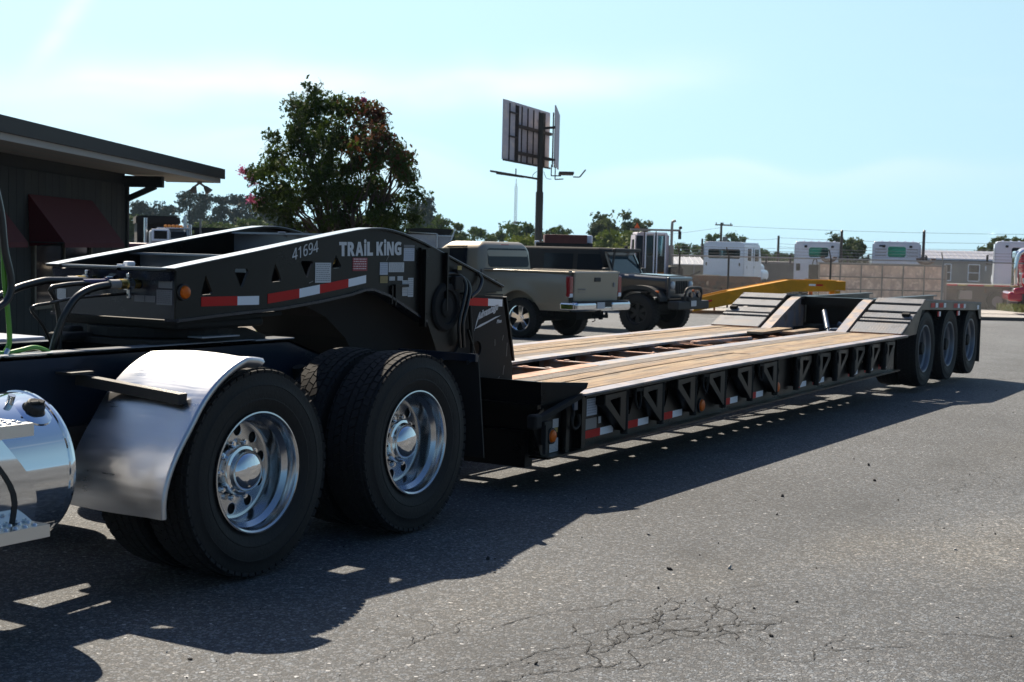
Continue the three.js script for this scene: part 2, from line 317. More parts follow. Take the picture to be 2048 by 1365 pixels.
// ---------------------------------------------------------------- ground
// a spot s metres ahead of where the photographer stood and t metres to the right
const spot = (s, t, y) => { const x = camPos.x + fwdH.x * s + sideH.x * t, z = camPos.z + fwdH.z * s + sideH.z * t; return [x, y === undefined ? gyS(s) : y, z]; };
const FACE = YAW - Math.PI / 2;          // turn that brings a thing's +z side towards the photographer
{
  const ss = [-60, -20, -8], tt = [-900, -300, -120, -60, -30, -20, -14];
  for (let s = -4; s < 16; s += 0.2) ss.push(s); for (let s = 16; s < 60; s += 1.2) ss.push(s); ss.push(64, 72, 84, 100, 130, 180, 300, 600, 1400);
  for (let t = -10; t < 12; t += 0.2) tt.push(t); for (let t = 12; t < 30; t += 1.5) tt.push(t); tt.push(34, 40, 60, 120, 300, 900);
  const pos = [], col = [], uv = [], idx = [];
  const stains = [[2.55, 3.40, 0.55, 0.22, 0.9], [2.95, 3.55, 0.5, 0.2, 0.5], [2.80, 4.10, 0.75, 0.35, 0.85], [3.6, 4.2, 0.8, 0.4, 0.5], [1.35, 3.0, 0.5, 0.2, 0.6], [0.2, 2.4, 0.5, 0.18, 0.5], [0.9, 2.3, 0.3, 0.12, 0.35], [7.6, 3.4, 1.6, 0.5, 0.4], [5.4, 4.6, 1.2, 0.4, 0.3], [22, -2, 6, 1.2, 0.35], [30, -5, 8, 2, 0.4]];
  const oil = [[1.9, 2.75, 0.16, 0.10, 0.5], [3.9, 3.2, 0.25, 0.12, 0.4], [0.4, 3.35, 0.5, 0.25, 0.28], [6.3, 3.1, 0.3, 0.14, 0.45], [9, 4.4, 0.5, 0.3, 0.4], [20, 1.2, 1.2, 0.5, 0.3], [28, -4, 1.5, 0.6, 0.35]];
  for (const s of ss) for (const t of tt) {
    const p = spot(s, t); pos.push(...p); uv.push(p[0], p[2]);
    const n = fbm(p[0] / 64 + 7, p[2] / 64 + 9, 16, 16, 5, 301), n2 = fbm(p[0] / 64 + 3, p[2] / 64 + 3, 64, 64, 4, 311);
    let k = 0.80 + 0.62 * (n - 0.3) + 0.30 * (n2 - 0.5), tan = 0;
    for (const [x, z, a, b, w] of oil) { const dx = (p[0] - x) / a, dz = (p[2] - z) / b; k *= 1 - w * Math.exp(-(dx * dx + dz * dz)) * (0.3 + 1.2 * n2); }
    k *= 1 - 0.10 * Math.exp(-Math.pow((p[2] - 2.9 - 0.05 * p[0]) / 0.16, 2)) - 0.09 * Math.exp(-Math.pow((p[2] - 4.75 - 0.05 * p[0]) / 0.16, 2));
    for (const [x, z, a, b, w] of stains) { const dx = (p[0] - x) / a, dz = (p[2] - z) / b, q = Math.exp(-(dx * dx + dz * dz)) * w * (0.35 + 1.3 * n2); tan += q; }
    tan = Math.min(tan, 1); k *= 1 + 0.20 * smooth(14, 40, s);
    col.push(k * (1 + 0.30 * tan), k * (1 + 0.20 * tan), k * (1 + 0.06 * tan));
  }
  const W = tt.length;
  for (let i = 0; i < ss.length - 1; i++) for (let j = 0; j < W - 1; j++) { const a = i * W + j, b = a + W; idx.push(a, a + 1, b, a + 1, b + 1, b); }
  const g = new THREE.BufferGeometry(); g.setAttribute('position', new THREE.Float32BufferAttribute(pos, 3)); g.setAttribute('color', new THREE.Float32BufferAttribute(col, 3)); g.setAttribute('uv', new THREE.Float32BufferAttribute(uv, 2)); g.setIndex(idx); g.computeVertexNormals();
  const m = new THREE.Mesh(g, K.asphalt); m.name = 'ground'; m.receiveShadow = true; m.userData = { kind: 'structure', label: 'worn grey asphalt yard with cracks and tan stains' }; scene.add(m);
  // cracks, followed at random from given starts
  const R = rng(99), cracks = [];
  const crack = (x, z, ang, len, w, depth = 0) => {
    const L = [], Rr = []; let a = ang; const n = Math.ceil(len / 0.022);
    for (let i = 0; i <= n; i++) {
      const ww = w * 0.8 * (0.05 + 0.9 * R()) * Math.min(1, (n - i) / 5 + 0.15) * Math.min(1, i / 3 + 0.3);
      L.push([x - Math.sin(a) * ww, z + Math.cos(a) * ww]); Rr.push([x + Math.sin(a) * ww, z - Math.cos(a) * ww]);
      a += (R() - 0.5) * 1.9; a += (ang - a) * 0.30; x += Math.cos(a) * 0.022; z += Math.sin(a) * 0.022;
      if (depth < 1 && R() < 0.02) crack(x, z, a + (R() < 0.5 ? 1 : -1) * (0.6 + R() * 0.8), len * (0.25 + 0.3 * R()), w * 0.7, depth + 1);
    }
    for (let i = 0; i < n; i++) { const y = q => gy(q[0], q[1]) + 0.0035; const A = L[i], Bq = Rr[i], Cq = L[i + 1], D = Rr[i + 1]; for (const q of [A, Cq, Bq, Bq, Cq, D]) cracks.push(q[0], y(q), q[1]); }
  };
  for (const [x, z, a, l, w] of [[-0.15, 2.62, 0.55, 1.1, 0.005], [0.0, 3.0, 0.25, 0.8, 0.006], [-0.35, 2.95, 0.2, 1.4, 0.005], [0.1, 3.3, 0.1, 0.9, 0.006], [-0.3, 3.4, 0.3, 1.2, 0.005], [0.35, 3.6, -0.25, 0.9, 0.006], [-0.5, 3.1, 0.9, 0.9, 0.004], [0.1, 3.75, 0.5, 0.8, 0.005], [0.45, 3.95, 1.0, 0.5, 0.006], [-0.2, 3.15, 0.35, 1.3, 0.008], [0.25, 3.15, 0.2, 0.7, 0.009], [-0.7, 2.9, 0.4, 0.8, 0.006], [-0.4, 3.3, -0.2, 0.8, 0.007], [0.3, 3.45, 0.6, 0.6, 0.006], [-0.9, 2.95, 0.5, 0.9, 0.007], [-0.9, 2.5, 0.35, 1.0, 0.004], [-1.0, 2.75, 0.3, 1.0, 0.004], [0.8, 3.3, 0.2, 0.7, 0.004], [4.6, 3.4, 0.2, 1.6, 0.005], [5.2, 3.6, 0.0, 1.5, 0.004], [3.4, 3.7, 0.3, 1.2, 0.003], [1.6, 3.9, 0.6, 0.7, 0.003], [0.9, 4.1, 1.0, 0.6, 0.006], [-0.6, 3.6, 0.6, 0.9, 0.004]]) crack(x, z, a, l, w);
  crack(15.5, 1.25, 0.28, 5, 0.02); crack(14.2, 0.9, 0.25, 2, 0.015);
  const cg = new THREE.BufferGeometry(); cg.setAttribute('position', new THREE.Float32BufferAttribute(cracks, 3)); cg.computeVertexNormals();
  const cm = new THREE.Mesh(cg, K.crack); cm.name = 'asphalt_crack'; cm.userData = { kind: 'structure', label: 'branching cracks in the asphalt' }; scene.add(cm);
  // loose chips of stone
  const chip = new THREE.IcosahedronGeometry(1, 0), im = new THREE.InstancedMesh(chip, S({ color: C(1), roughness: 0.9 }), 340), Q = new THREE.Matrix4(), q = new THREE.Quaternion(), cc = new THREE.Color();
  for (let i = 0; i < 340; i++) {
    const s = 4.2 + Math.pow(R(), 1.5) * 16, t = -3 + R() * 11, p = spot(s, t * Math.max(0.5, s / 10)), r = (0.0035 + 0.008 * Math.pow(R(), 4)) * (1 + s * 0.03);
    q.setFromEuler(new THREE.Euler(R() * 6, R() * 6, R() * 6)); Q.compose(V(p[0], p[1] + r * 0.4, p[2]), q, V(r * (1 + R()), r * 0.7, r)); im.setMatrixAt(i, Q);
    const b = R() < 0.55 ? 0.03 : R() < 0.8 ? 0.12 : 0.42; im.setColorAt(i, cc.setRGB(b, b * 0.98, b * 0.95));
  }
  im.name = 'gravel'; im.userData = { kind: 'stuff', label: 'loose stone chips scattered on the asphalt' }; im.castShadow = im.receiveShadow = true; scene.add(im);
}
{ // strip of gravel and its kerb in front of the fence, grass beyond
  const strip = (name, s0, s1, t0, t1, dy, mat, label) => { const P = [spot(s0, t0), spot(s0, t1), spot(s1, t1), spot(s1, t0)].map(p => [p[0], p[1] + dy, p[2]]); const m = M(name, poly3(P, 0.12, [0, 1, 0]), mat); m.userData = { kind: 'structure', label }; scene.add(m); return m; };
  const gravelTex = tex(512, 512, (u, v, i, j) => { const n = fbm(u, v, 90, 90, 2, 55), m = fbm(u, v, 8, 8, 4, 56); const k = 0.14 + 0.30 * n * (0.6 + 0.8 * m) + 0.10 * hash(i, j, 4); return [s255(k), s255(k * 0.96), s255(k * 0.9)]; }, true, 2.5);
  strip('gravel_strip', 45.6, 60, -3.2, 40, 0.07, S({ color: C(1), map: gravelTex, roughness: 1 }), 'pale gravel strip below the fence');
  strip('kerb', 45.2, 45.6, -4.0, 40, 0.11, S({ color: C(0.12, 0.115, 0.105), map: grimeColor, roughness: 0.9 }), 'low dark kerb in front of the gravel strip');
  const gR = rng(4), N = 2600, gg = new THREE.PlaneGeometry(0.05, 0.22).translate(0, 0.11, 0), gi = new THREE.InstancedMesh(gg, P({ color: C(1), roughness: 0.9, transmission: 0.3, thickness: 0, side: THREE.DoubleSide }), N), m4 = new THREE.Matrix4(), q = new THREE.Quaternion(), c = new THREE.Color();
  for (let i = 0; i < N; i++) { const s = 52.5 + gR() * 3, t = 19.4 + gR() * 4.5, p = spot(s, t); q.setFromEuler(new THREE.Euler((gR() - 0.5) * 0.8, gR() * 6, (gR() - 0.5) * 0.8)); m4.compose(V(p[0], p[1] + 0.06, p[2]), q, V(1, 0.5 + gR(), 1)); gi.setMatrixAt(i, m4); gi.setColorAt(i, c.setRGB(0.09 + gR() * 0.06, 0.12 + gR() * 0.05, 0.03)); }
  gi.name = 'grass'; gi.userData = { kind: 'stuff', label: 'patch of dry grass by the red truck' }; scene.add(gi);
  // planting bed by the building
  const mulch = tex(512, 512, (u, v, i, j) => { const n = fbm(u, v, 60, 20, 3, 75), k = hash(i >> 2, j >> 1, 5); const b = 0.05 + 0.10 * n + (k > 0.86 ? 0.16 : 0); return [s255(b * 1.15), s255(b), s255(b * 0.85)]; }, true, 1.2);
  const bedPts = [[13.2, -11.9], [15.5, -11.0], [18.4, -11.6], [18.4, -17.5], [15.0, -18.5], [12.6, -14]];
  const ym = (p, d) => [p[0], gy(p[0], p[1]) + d, p[1]];
  const bed = M('mulch_bed', poly3(bedPts.map(p => ym(p, 0.07)), 0.12, [0, 1, 0]), S({ color: C(1), map: mulch, roughness: 1 })); bed.userData = { kind: 'structure', label: 'bark mulch bed around the flowering tree' }; scene.add(bed);
  const edging = []; for (let i = 0; i < 3; i++) edging.push(bar(ym(bedPts[i], 0.05), ym(bedPts[(i + 1) % 6], 0.05), 0.12, 0.13));
  const em = M('bed_edging', edging, S({ color: C(0.20, 0.19, 0.18), map: grimeColor, roughness: 0.9 })); em.userData = { kind: 'structure', label: 'concrete edging of the mulch bed' }; scene.add(em);
}

// ---------------------------------------------------------------- the office building
{
  const th = YAW - 0.0246, u = V(Math.cos(th), 0, -Math.sin(th)), n = V(Math.sin(th), 0, Math.cos(th)), c = V(camPos.x, 0, camPos.z).addScaledVector(u, 25).addScaledVector(n, -7.7);
  const H = thing('office_building', 'dark board clad office with a low overhanging roof and red awnings', 'building', [c.x, gyS(25), c.z], th);
  const y0 = -gyS(25);                     // heights below are above the photographer's ground
  const wallM = [0.024, 0.027, 0.022].map(k => S({ color: C(k, k * 1.0, k * 0.93), map: grimeColor, roughness: 0.85 })), R = rng(31);
  M('wall', [B(14, 3.2, 0.2, -7, 1.45, -0.13), B(0.2, 3.2, 8, -0.1, 1.45, -4.1)], wallM[2], H);
  for (let i = 0; i < 30; i++) M('wall_board', RB(0.283, 2.75, 0.03, 0.006, -0.145 - i * 0.29, 1.42, -0.01 + R() * 0.004, 0, 0, 0, 1), wallM[i % 3], H);
  M('corner_board', RB(0.10, 2.75, 0.06, 0.01, -0.03, 1.42, 0.02), wallM[0], H);
  // roof with fascia, trim and boarded soffit
  const rx0 = -16, rx1 = 2.72, trim = S({ color: C(0.36, 0.34, 0.32), roughness: 0.8 });
  const roof = M('roof', [B(rx1 - rx0 + 0.1, 0.10, 9.4, (rx0 + rx1) / 2 + 0.05, y0 + 3.075, -3.62), B(rx1 - rx0 + 0.16, 0.20, 0.05, (rx0 + rx1) / 2 + 0.08, y0 + 3.03, 1.10)], S({ color: C(0.014, 0.012, 0.012), roughness: 0.7 }), H);
  M('fascia', [B(rx1 - rx0, 0.10, 0.03, (rx0 + rx1) / 2, y0 + 2.89, 1.055), B(0.03, 0.10, 1.1, rx1 - 0.02, y0 + 2.89, 0.52)], trim, roof);
  for (let i = 0; i < 8; i++) M('soffit_board', B(rx1 - rx0 - 0.1, 0.016, 0.128, (rx0 + rx1) / 2, y0 + 2.862, 0.98 - i * 0.134), S({ color: C(0.30 - 0.02 * (i % 3), 0.27, 0.24), roughness: 0.85 }), roof);
  M('eave_beam', RB(0.16, 0.20, 1.5, 0.01, -0.1, y0 + 2.72, -0.05), wallM[2], H);
  M('knee_brace', bar([-0.1, y0 + 2.40, 0.04], [-0.1, y0 + 2.64, 0.56], 0.10, 0.10), wallM[2], H);
  // windows under the awnings
  for (const x of [-3.35, -7.75]) {
    const w = M('window', [B(2.6, 0.07, 0.06, x, y0 + 1.62, 0.03), B(2.6, 0.07, 0.06, x, y0 + 0.62, 0.03), B(0.07, 1.07, 0.06, x - 1.27, y0 + 1.12, 0.031), B(0.07, 1.07, 0.06, x + 1.27, y0 + 1.12, 0.031), B(0.05, 0.95, 0.05, x, y0 + 1.12, 0.03)], S({ color: C(0.09, 0.075, 0.05), roughness: 0.6 }), H);
    M('pane', B(1.2, 0.93, 0.012, x - 0.62, y0 + 1.12, 0.018), K.glassDark, w); M('pane', B(1.2, 0.93, 0.012, x + 0.62, y0 + 1.12, 0.018), K.glassDark, w);
  }
  // awnings
  const cloth = P({ color: C(0.075, 0.004, 0.008), roughness: 0.9, side: THREE.DoubleSide, sheen: 0.2 });
  [[-4.80, -1.95, 'dark red canvas awning nearest the building corner'], [-9.2, -6.25, 'dark red canvas awning cut by the left edge of the picture']].forEach(([a, b, lab]) => {
    const wp = V((a + b) / 2, y0 + 2.3, 0.02).applyAxisAngle(V(0, 1, 0), th).add(H.position), L = b - a;
    const A = thing('awning', lab, 'awning', [wp.x, wp.y, wp.z], th, 'red awnings on the office wall');
    M('canvas', [poly3([[-L / 2, 0, 0], [L / 2, 0, 0], [L / 2, -0.70, 0.54], [-L / 2, -0.70, 0.54]], 0.006), poly3([[-L / 2, 0, 0], [-L / 2, -0.70, 0.54], [-L / 2, -0.76, 0.02]], 0.006), poly3([[L / 2, 0, 0], [L / 2, -0.76, 0.02], [L / 2, -0.70, 0.54]], 0.006)], cloth, A);
    M('valance', B(L, 0.07, 0.006, 0, -0.735, 0.543), cloth, A);
    M('frame', [rod([-L / 2, -0.7, 0.53], [L / 2, -0.7, 0.53], 0.012), rod([-L / 2, -0.7, 0.53], [-L / 2, -0.7, 0.03], 0.012), rod([L / 2, -0.7, 0.53], [L / 2, -0.7, 0.03], 0.012)], K.plastic, A);
  });
  const fp = V(2.35, y0 + 2.85, 0.74).applyAxisAngle(V(0, 1, 0), th).add(H.position);
  const F = thing('flood_lamp', 'pair of small floodlights under the tip of the roof', 'floodlight', [fp.x, fp.y, fp.z], th);
  M('mount', [CY(0.05, 0.04, 0, -0.02, 0)], K.greySt, F);
  for (const s of [-1, 1]) { M('lamp_arm', rod([0, -0.03, 0], [0.02, -0.10, s * 0.10], 0.022), K.greySt, F); M('lamp_head', [rod([0.02, -0.10, s * 0.10], [0.03, -0.21, s * (s > 0 ? 0.19 : 0.14)], 0.035, 14, 0.085)], K.greySt, F); }
}

// ---------------------------------------------------------------- wheels
const fonts = { sans: await new FontLoader().loadAsync('fonts/droid/droid_sans_bold.typeface.json'), serif: await new FontLoader().loadAsync('fonts/droid/droid_serif_bold.typeface.json'), reg: await new FontLoader().loadAsync('fonts/droid/droid_sans_regular.typeface.json') };
// flat letters, h tall and w wide, lying in x, y at z0, sheared and turned
function letters(text, font, w, h, x, y, z0, shear = 0, rot = 0, grow = 0) {
  const shapes = font.generateShapes(text, 1);
  const g = new THREE.ExtrudeGeometry(shapes, { depth: 0.002, bevelEnabled: grow > 0, bevelThickness: 0.0006, bevelSize: grow, bevelSegments: 1, curveSegments: 5 });
  g.computeBoundingBox(); const b = g.boundingBox, p = g.attributes.position, c = Math.cos(rot), s = Math.sin(rot);
  for (let i = 0; i < p.count; i++) {
    let X = (p.getX(i) - b.min.x) / (b.max.x - b.min.x) * w, Y = (p.getY(i) - b.min.y) / (b.max.y - b.min.y) * h; X += shear * Y;
    p.setXYZ(i, x + X * c - Y * s, y + X * s + Y * c, z0 + (p.getZ(i) > 0.001 ? 0.002 : 0));
  }
  g.computeVertexNormals(); return g;
}
// tyre with its axle along z, outer face towards +z, middle at z = 0
function tyreParts(R, rim, half, lugs, ribs, parent) {
  const h = half, cr = R - 0.014;
  const prof = [[rim - 0.012, -h * 0.72], [rim + 0.012, -h * 0.86], [rim + 0.05, -h * 0.98], [rim + (R - rim) * 0.45, -h * 1.05], [R * 0.90, -h * 1.0], [R * 0.945, -h * 0.95], [cr - 0.004, -h * 0.86], [cr, -h * 0.70], [cr + 0.003, 0], [cr, h * 0.70], [cr - 0.004, h * 0.86], [R * 0.945, h * 0.95], [R * 0.935, h * 0.985], [R * 0.90, h * 1.0], [R * 0.84, h * 1.03], [R * 0.83, h * 1.055], [R * 0.825, h * 1.035], [rim + (R - rim) * 0.45, h * 1.05], [rim + 0.075, h * 1.02], [rim + 0.070, h * 1.035], [rim + 0.05, h * 0.98], [rim + 0.012, h * 0.86], [rim - 0.012, h * 0.72]];
  const out = { tyre: LATHE(prof, 72, 0, 0, 0) };
  const blocks = [], step = Math.PI * 2 / lugs, rw = 2 * h * 0.86 / ribs;
  for (let k = 0; k < ribs; k++) {
    const zc = -h * 0.86 + rw * (k + 0.5), edge = k === 0 || k === ribs - 1;
    for (let i = 0; i < lugs; i++) {
      const g = new THREE.BoxGeometry(R * step * (edge ? 0.88 : 0.86), 0.018, rw * 0.84), p = g.attributes.position;
      for (let q = 0; q < p.count; q++) p.setX(q, p.getX(q) + p.getZ(q) * (k % 2 ? 0.5 : -0.5) * (edge ? 0.4 : 1));
      g.translate(0, R - 0.010 - (edge ? 0.005 : 0), zc); g.rotateZ(i * step + (k % 2) * step * 0.5); blocks.push(g);
      if (edge) { const e = new THREE.BoxGeometry(R * step * 0.72, 0.030, 0.010); e.rotateX((k ? 1 : -1) * 0.30); e.translate(0, R * 0.945, Math.sign(zc) * h * 0.945); e.rotateZ(i * step); blocks.push(e); }
    }
  }
  out.tread = blocks; return out;
}
const join2 = gs => { const g = join(gs); g.userData.done = true; return g; };
const smoothG = (g, a = 0.6) => { const n = g.index ? g.toNonIndexed() : g; n.deleteAttribute('normal'); return toCreasedNormals(n, a); };
const driveTyre = tyreParts(0.532, 0.300, 0.138, 62, 5), trailTyre = tyreParts(0.500, 0.298, 0.125, 64, 4);
for (const t of [driveTyre, trailTyre]) { t.tyre = join2([smoothG(t.tyre, 0.5)]); t.tread = join2(t.tread); }
// deep dished disc wheel; z = 0 is the outer lip
function rimGeo(holes, hr, rad, discZ) {
  const lip = LATHE([[0.3, -0.026], [0.309, -0.012], [0.3075, 0.0], [0.300, 0.001], [0.291, -0.006], [0.284, -0.028], [0.281, -0.055], [0.266, -0.070], [0.258, -0.078], [0.255, -0.10], [0.254, discZ + 0.02], [0.248, discZ + 0.004], [0.235, discZ]], 72, 0, 0, 0);
  const disc = new THREE.ExtrudeGeometry(shapeOf(circle(0, 0, 0.238, 60), Array.from({ length: holes }, (_, i) => { const a = (i + 0.35) / holes * Math.PI * 2; return circle(Math.cos(a) * rad, Math.sin(a) * rad, hr, 18).reverse(); })), { depth: 0.010, bevelEnabled: true, bevelThickness: 0.004, bevelSize: 0.004, bevelSegments: 2 });
  disc.translate(0, 0, discZ - 0.014);
  return { lip: smoothG(lip, 0.5), disc };
}
const alloy = rimGeo(10, 0.031, 0.200, -0.165), steel = rimGeo(8, 0.03, 0.185, -0.16);
const rimA = join2([alloy.lip, alloy.disc]), rimS = join2([steel.lip, steel.disc]);
const drumG = join2([CY(0.235, 0.10, 0, 0, -0.235, 'z', 36), CY(0.16, 0.2, 0, 0, -0.35, 'z', 24)]);
const hatG = join2([smoothG(LATHE([[0.128, -0.150], [0.130, -0.112], [0.124, -0.102], [0.110, -0.098], [0.107, -0.092], [0.105, -0.080], [0.099, -0.066], [0.085, -0.052], [0.06, -0.042], [0.03, -0.037], [0.0, -0.036]], 48, 0, 0, 0), 0.5)]);
const nutsG = join2(Array.from({ length: 10 }, (_, i) => { const a = i / 10 * Math.PI * 2, x = Math.cos(a) * 0.143, y = Math.sin(a) * 0.143; return [CY(0.0165, 0.022, x, y, -0.142, 'z', 6), CY(0.010, 0.010, x, y, -0.128, 'z', 8)]; }));
const stHubG = join2([smoothG(LATHE([[0.13, -0.16], [0.128, -0.13], [0.11, -0.12], [0.085, -0.115], [0.082, -0.03], [0.07, -0.02], [0, -0.02]], 32, 0, 0, 0), 0.5)]);
function makeWheel(t, kind, parent, x, y, z, near, outer = true) {
  const w = part('wheel', parent); w.position.set(x, y, z); if (!near) w.rotation.y = Math.PI;
  const half = kind === 'drive' ? 0.138 : 0.125;
  const ty = M('tyre', t.tyre, K.rubber, w), tr = M('tread', t.tread, K.tread, w); ty.position.z = tr.position.z = -half * 1.05 + 0.012;
  tr.rotation.z = ty.rotation.z = x * 1.7;
  if (outer) {
    M('rim', kind === 'drive' ? rimA : rimS, kind === 'drive' ? K.alu : K.wheelSteel, w); M('brake_drum', drumG, K.pit, w);
    if (kind === 'drive') { M('hub_cap', hatG, K.chrome, w); M('lug_nuts', nutsG, K.chrome, w); } else M('hub', stHubG, K.dusty, w);
  } else M('rim', rimS, K.dusty, w);
  return w;
}

// ---------------------------------------------------------------- the lowboy trailer
const along = pts => x => { if (x <= pts[0][0]) return pts[0][1]; for (let i = 1; i < pts.length; i++) if (x <= pts[i][0]) return lerp(pts[i - 1][1], pts[i][1], (x - pts[i - 1][0]) / (pts[i][0] - pts[i - 1][0])); return pts[pts.length - 1][1]; };
const dk = along([[3.0, 0.672], [3.3, 0.675], [4.3, 0.690], [5.3, 0.708], [6.4, 0.718], [8, 0.726], [10, 0.730], [11.7, 0.732]]);
const bt = along([[2.85, 0.255], [6.4, 0.280], [11.7, 0.300]]);
const deckLine = (x0, x1, dy = 0, n = 14) => Array.from({ length: n + 1 }, (_, i) => { const x = lerp(x0, x1, i / n); return [x, dk(x) + dy]; });
const T = thing('lowboy_trailer', 'long black lowboy trailer with timber planked deck and raised gooseneck, parked behind the tractor', 'trailer', [7.6, 0, 0]);
const tr = rng(7);
{
  // gooseneck
  const top = [[0.135, 1.528], [0.30, 1.553], [0.70, 1.613], [1.12, 1.678], [1.50, 1.736], [1.68, 1.762], [1.82, 1.777], [1.95, 1.780], [2.05, 1.772], [2.18, 1.752], [2.41, 1.700], [2.60, 1.643], [2.87, 1.565], [3.13, 1.490], [3.33, 1.428], [3.45, 1.392]];
  const bot = [[3.45, 1.36], [2.72, 1.36], [2.47, 1.18], [2.31, 1.247], [2.03, 1.363], [1.86, 1.404], [1.78, 1.404], [1.61, 1.374], [1.31, 1.338], [0.95, 1.305], [0.43, 1.280], [0.135, 1.262]];
  const triU = (x, y, s = 1) => [[x, y + 0.105 * s], [x - 0.035, y + 0.005], [x - 0.022, y - 0.004], [x + 0.045, y], [x + 0.052, y + 0.012]].reverse();
  const triD = (x, y, s = 1) => [[x - 0.05, y + 0.105 * s], [x + 0.048, y + 0.105 * s], [x + 0.055, y + 0.09 * s], [x + 0.008, y], [x - 0.006, y], [x - 0.056, y + 0.09 * s]].reverse();
  const holes = [triU(0.355, 1.392), triD(0.64, 1.425), triU(0.925, 1.457), triD(1.21, 1.482, 0.9), triU(1.485, 1.535, 0.75)];
  for (const s of [1, -1]) {
    const [a, b] = s > 0 ? [0.465, 0.481] : [-0.481, -0.465];
    M('side_plate', EX([...top, ...bot], a, b, holes), K.black, T);
    const [c, d] = s > 0 ? [0.395, 0.497] : [-0.497, -0.395];
    const tp = top.map(p => [p[0], p[1] + 0.012]); tp[0] = [0.10, 1.534];
    M('top_flange', ribbon(tp, c, d, 0.004), K.flange, T); M('flange_edge', ribbon(tp.map((p, i) => [p[0] + (i ? 0 : 0.004), p[1] - 0.0045]), c, d, 0.011), K.black, T);
    M('bottom_flange', ribbon([...bot].slice(2).reverse().map(p => [p[0], p[1]]), c, d, 0.016), K.blackBlue, T);
  }
  M('nose_plate', [B(0.018, 0.255, 0.93, 0.146, 1.385, 0), B(0.05, 0.014, 0.90, 0.150, 1.519, 0), B(0.03, 0.05, 0.9, 0.128, 1.490, 0, 0, 0, 0.25)], K.blackBlue, T);
  M('nose_lip', B(0.055, 0.008, 0.80, 0.125, 1.5305, 0.04), K.flange, T);
  M('crossbar', [B(0.09, 0.012, 0.92, 0.74, 1.598, 0), B(0.012, 0.09, 0.92, 0.785, 1.55, 0)], K.flange, T);
  M('crossbar', [B(0.10, 0.012, 0.92, 1.56, 1.738, 0), B(0.012, 0.12, 0.92, 1.61, 1.68, 0), poly3([[1.50, 1.7455, 0.06], [1.50, 1.7455, 0.0], [1.56, 1.71, 0.03]], 0.006)], K.flange, T);
  M('crossbar', B(0.02, 0.30, 0.92, 2.2, 1.55, 0), K.black, T);
  M('hitch_plate', [B(0.86, 0.02, 0.92, 0.58, 1.255, 0, 0, 0, 0.03), RB(0.7, 0.05, 0.9, 0.02, 0.52, 1.225, 0)], K.dusty, T);
  M('nose_bracket', [RB(0.06, 0.03, 0.04, 0.01, 0.20, 1.545, 0.06), B(0.03, 0.04, 0.03, 0.14, 1.525, 0.06)], K.tapeWhite, T);
  // dark inner box and rear upright of the neck
  M('neck_body', EX([[1.32, 1.35], [1.40, 1.30], [1.62, 1.22], [1.82, 1.08], [1.95, 0.92], [2.0, 0.74], [3.5, 0.74], [3.5, 1.36], [2.7, 1.36], [2.0, 1.38]], -0.44, 0.30), K.dusty, T);
  M('neck_body', EX([[2.46, 1.37], [2.46, 1.66], [2.87, 1.545], [3.40, 1.385], [3.44, 1.345]], -0.44, 0.20), K.dusty, T);
  M('arch_plate', EX([[1.30, 1.34], [1.95, 1.34], [2.25, 1.25], [2.41, 1.14], [2.58, 1.06], [2.76, 0.95], [2.85, 0.87], [2.9, 0.72], [2.2, 0.72], [2.12, 0.95], [1.9, 1.15]], -0.50, -0.484), K.dusty, T);
  M('recess_wall', [B(0.34, 0.44, 0.014, 2.55, 1.45, 0.488), B(0.012, 0.52, 0.05, 2.40, 1.40, 0.50), B(0.012, 0.40, 0.05, 2.66, 1.44, 0.50), B(0.74, 0.10, 0.02, 3.05, 1.40, 0.44)], K.black, T);
  M('upright_plate', EX([[2.86, 1.0], [2.94, 1.345], [3.425, 1.325], [3.585, 0.80], [3.60, 0.42], [2.78, 0.42], [2.78, 0.9]], 0.482, 0.502, [circle(3.09, 0.955, 0.058, 16).reverse()]), K.dusty, T);
  M('upright_plate', EX([[2.86, 1.0], [2.94, 1.345], [3.425, 1.325], [3.585, 0.80], [3.60, 0.42], [2.78, 0.42], [2.78, 0.9]], -0.502, -0.482), K.dusty, T);
  M('upright_edge', [B(0.016, 0.5, 0.14, 3.55, 1.08, 0.43, 0, 0, 0.27), B(0.5, 0.016, 0.10, 3.18, 1.345, 0.45, 0, 0, -0.04)], K.black, T);
  M('pivot_boss', [smoothG(LATHE([[0.17, 0.0], [0.17, 0.02], [0.155, 0.034], [0.12, 0.036], [0.115, 0.02], [0.07, 0.02], [0.068, 0.035], [0.055, 0.040], [0, 0.040]], 32, 2.68, 1.265, 0.482))], K.pit, T);
  M('pivot_plate', EX([[2.45, 1.20], [2.56, 1.42], [2.84, 1.42], [2.92, 1.2], [2.82, 0.98], [2.62, 0.92]], 0.4825, 0.490), K.black, T);
  M('lock_rod', [rod([2.95, 1.27, 0.52], [2.98, 0.95, 0.53], 0.014), rod([2.98, 0.95, 0.53], [2.86, 0.5, 0.53], 0.014), rod([2.92, 1.1, 0.53], [3.02, 0.90, 0.535], 0.010)], K.black, T);
  for (const [o, y] of [[0, 0], [0.05, -0.02]]) M('hydraulic_hose', TU([[2.62 + o, 1.49 + y, 0.47], [2.82 + o, 1.49 + y, 0.50], [2.88 + o, 1.42 + y, 0.53], [2.84 + o, 1.30 + y, 0.54], [2.79 + o, 1.15, 0.54], [2.82 + o, 0.98, 0.53]], 0.013), K.blackHose, T);
  M('hydraulic_hose', TU([[2.95, 1.33, 0.53], [3.05, 1.38, 0.53], [3.12, 1.45, 0.51], [3.10, 1.50, 0.49]], 0.013), K.blackHose, T);
  M('valve_box', [RB(0.10, 0.10, 0.05, 0.01, 2.80, 1.43, 0.505), B(0.05, 0.03, 0.03, 2.82, 1.51, 0.50)], K.dusty, T);
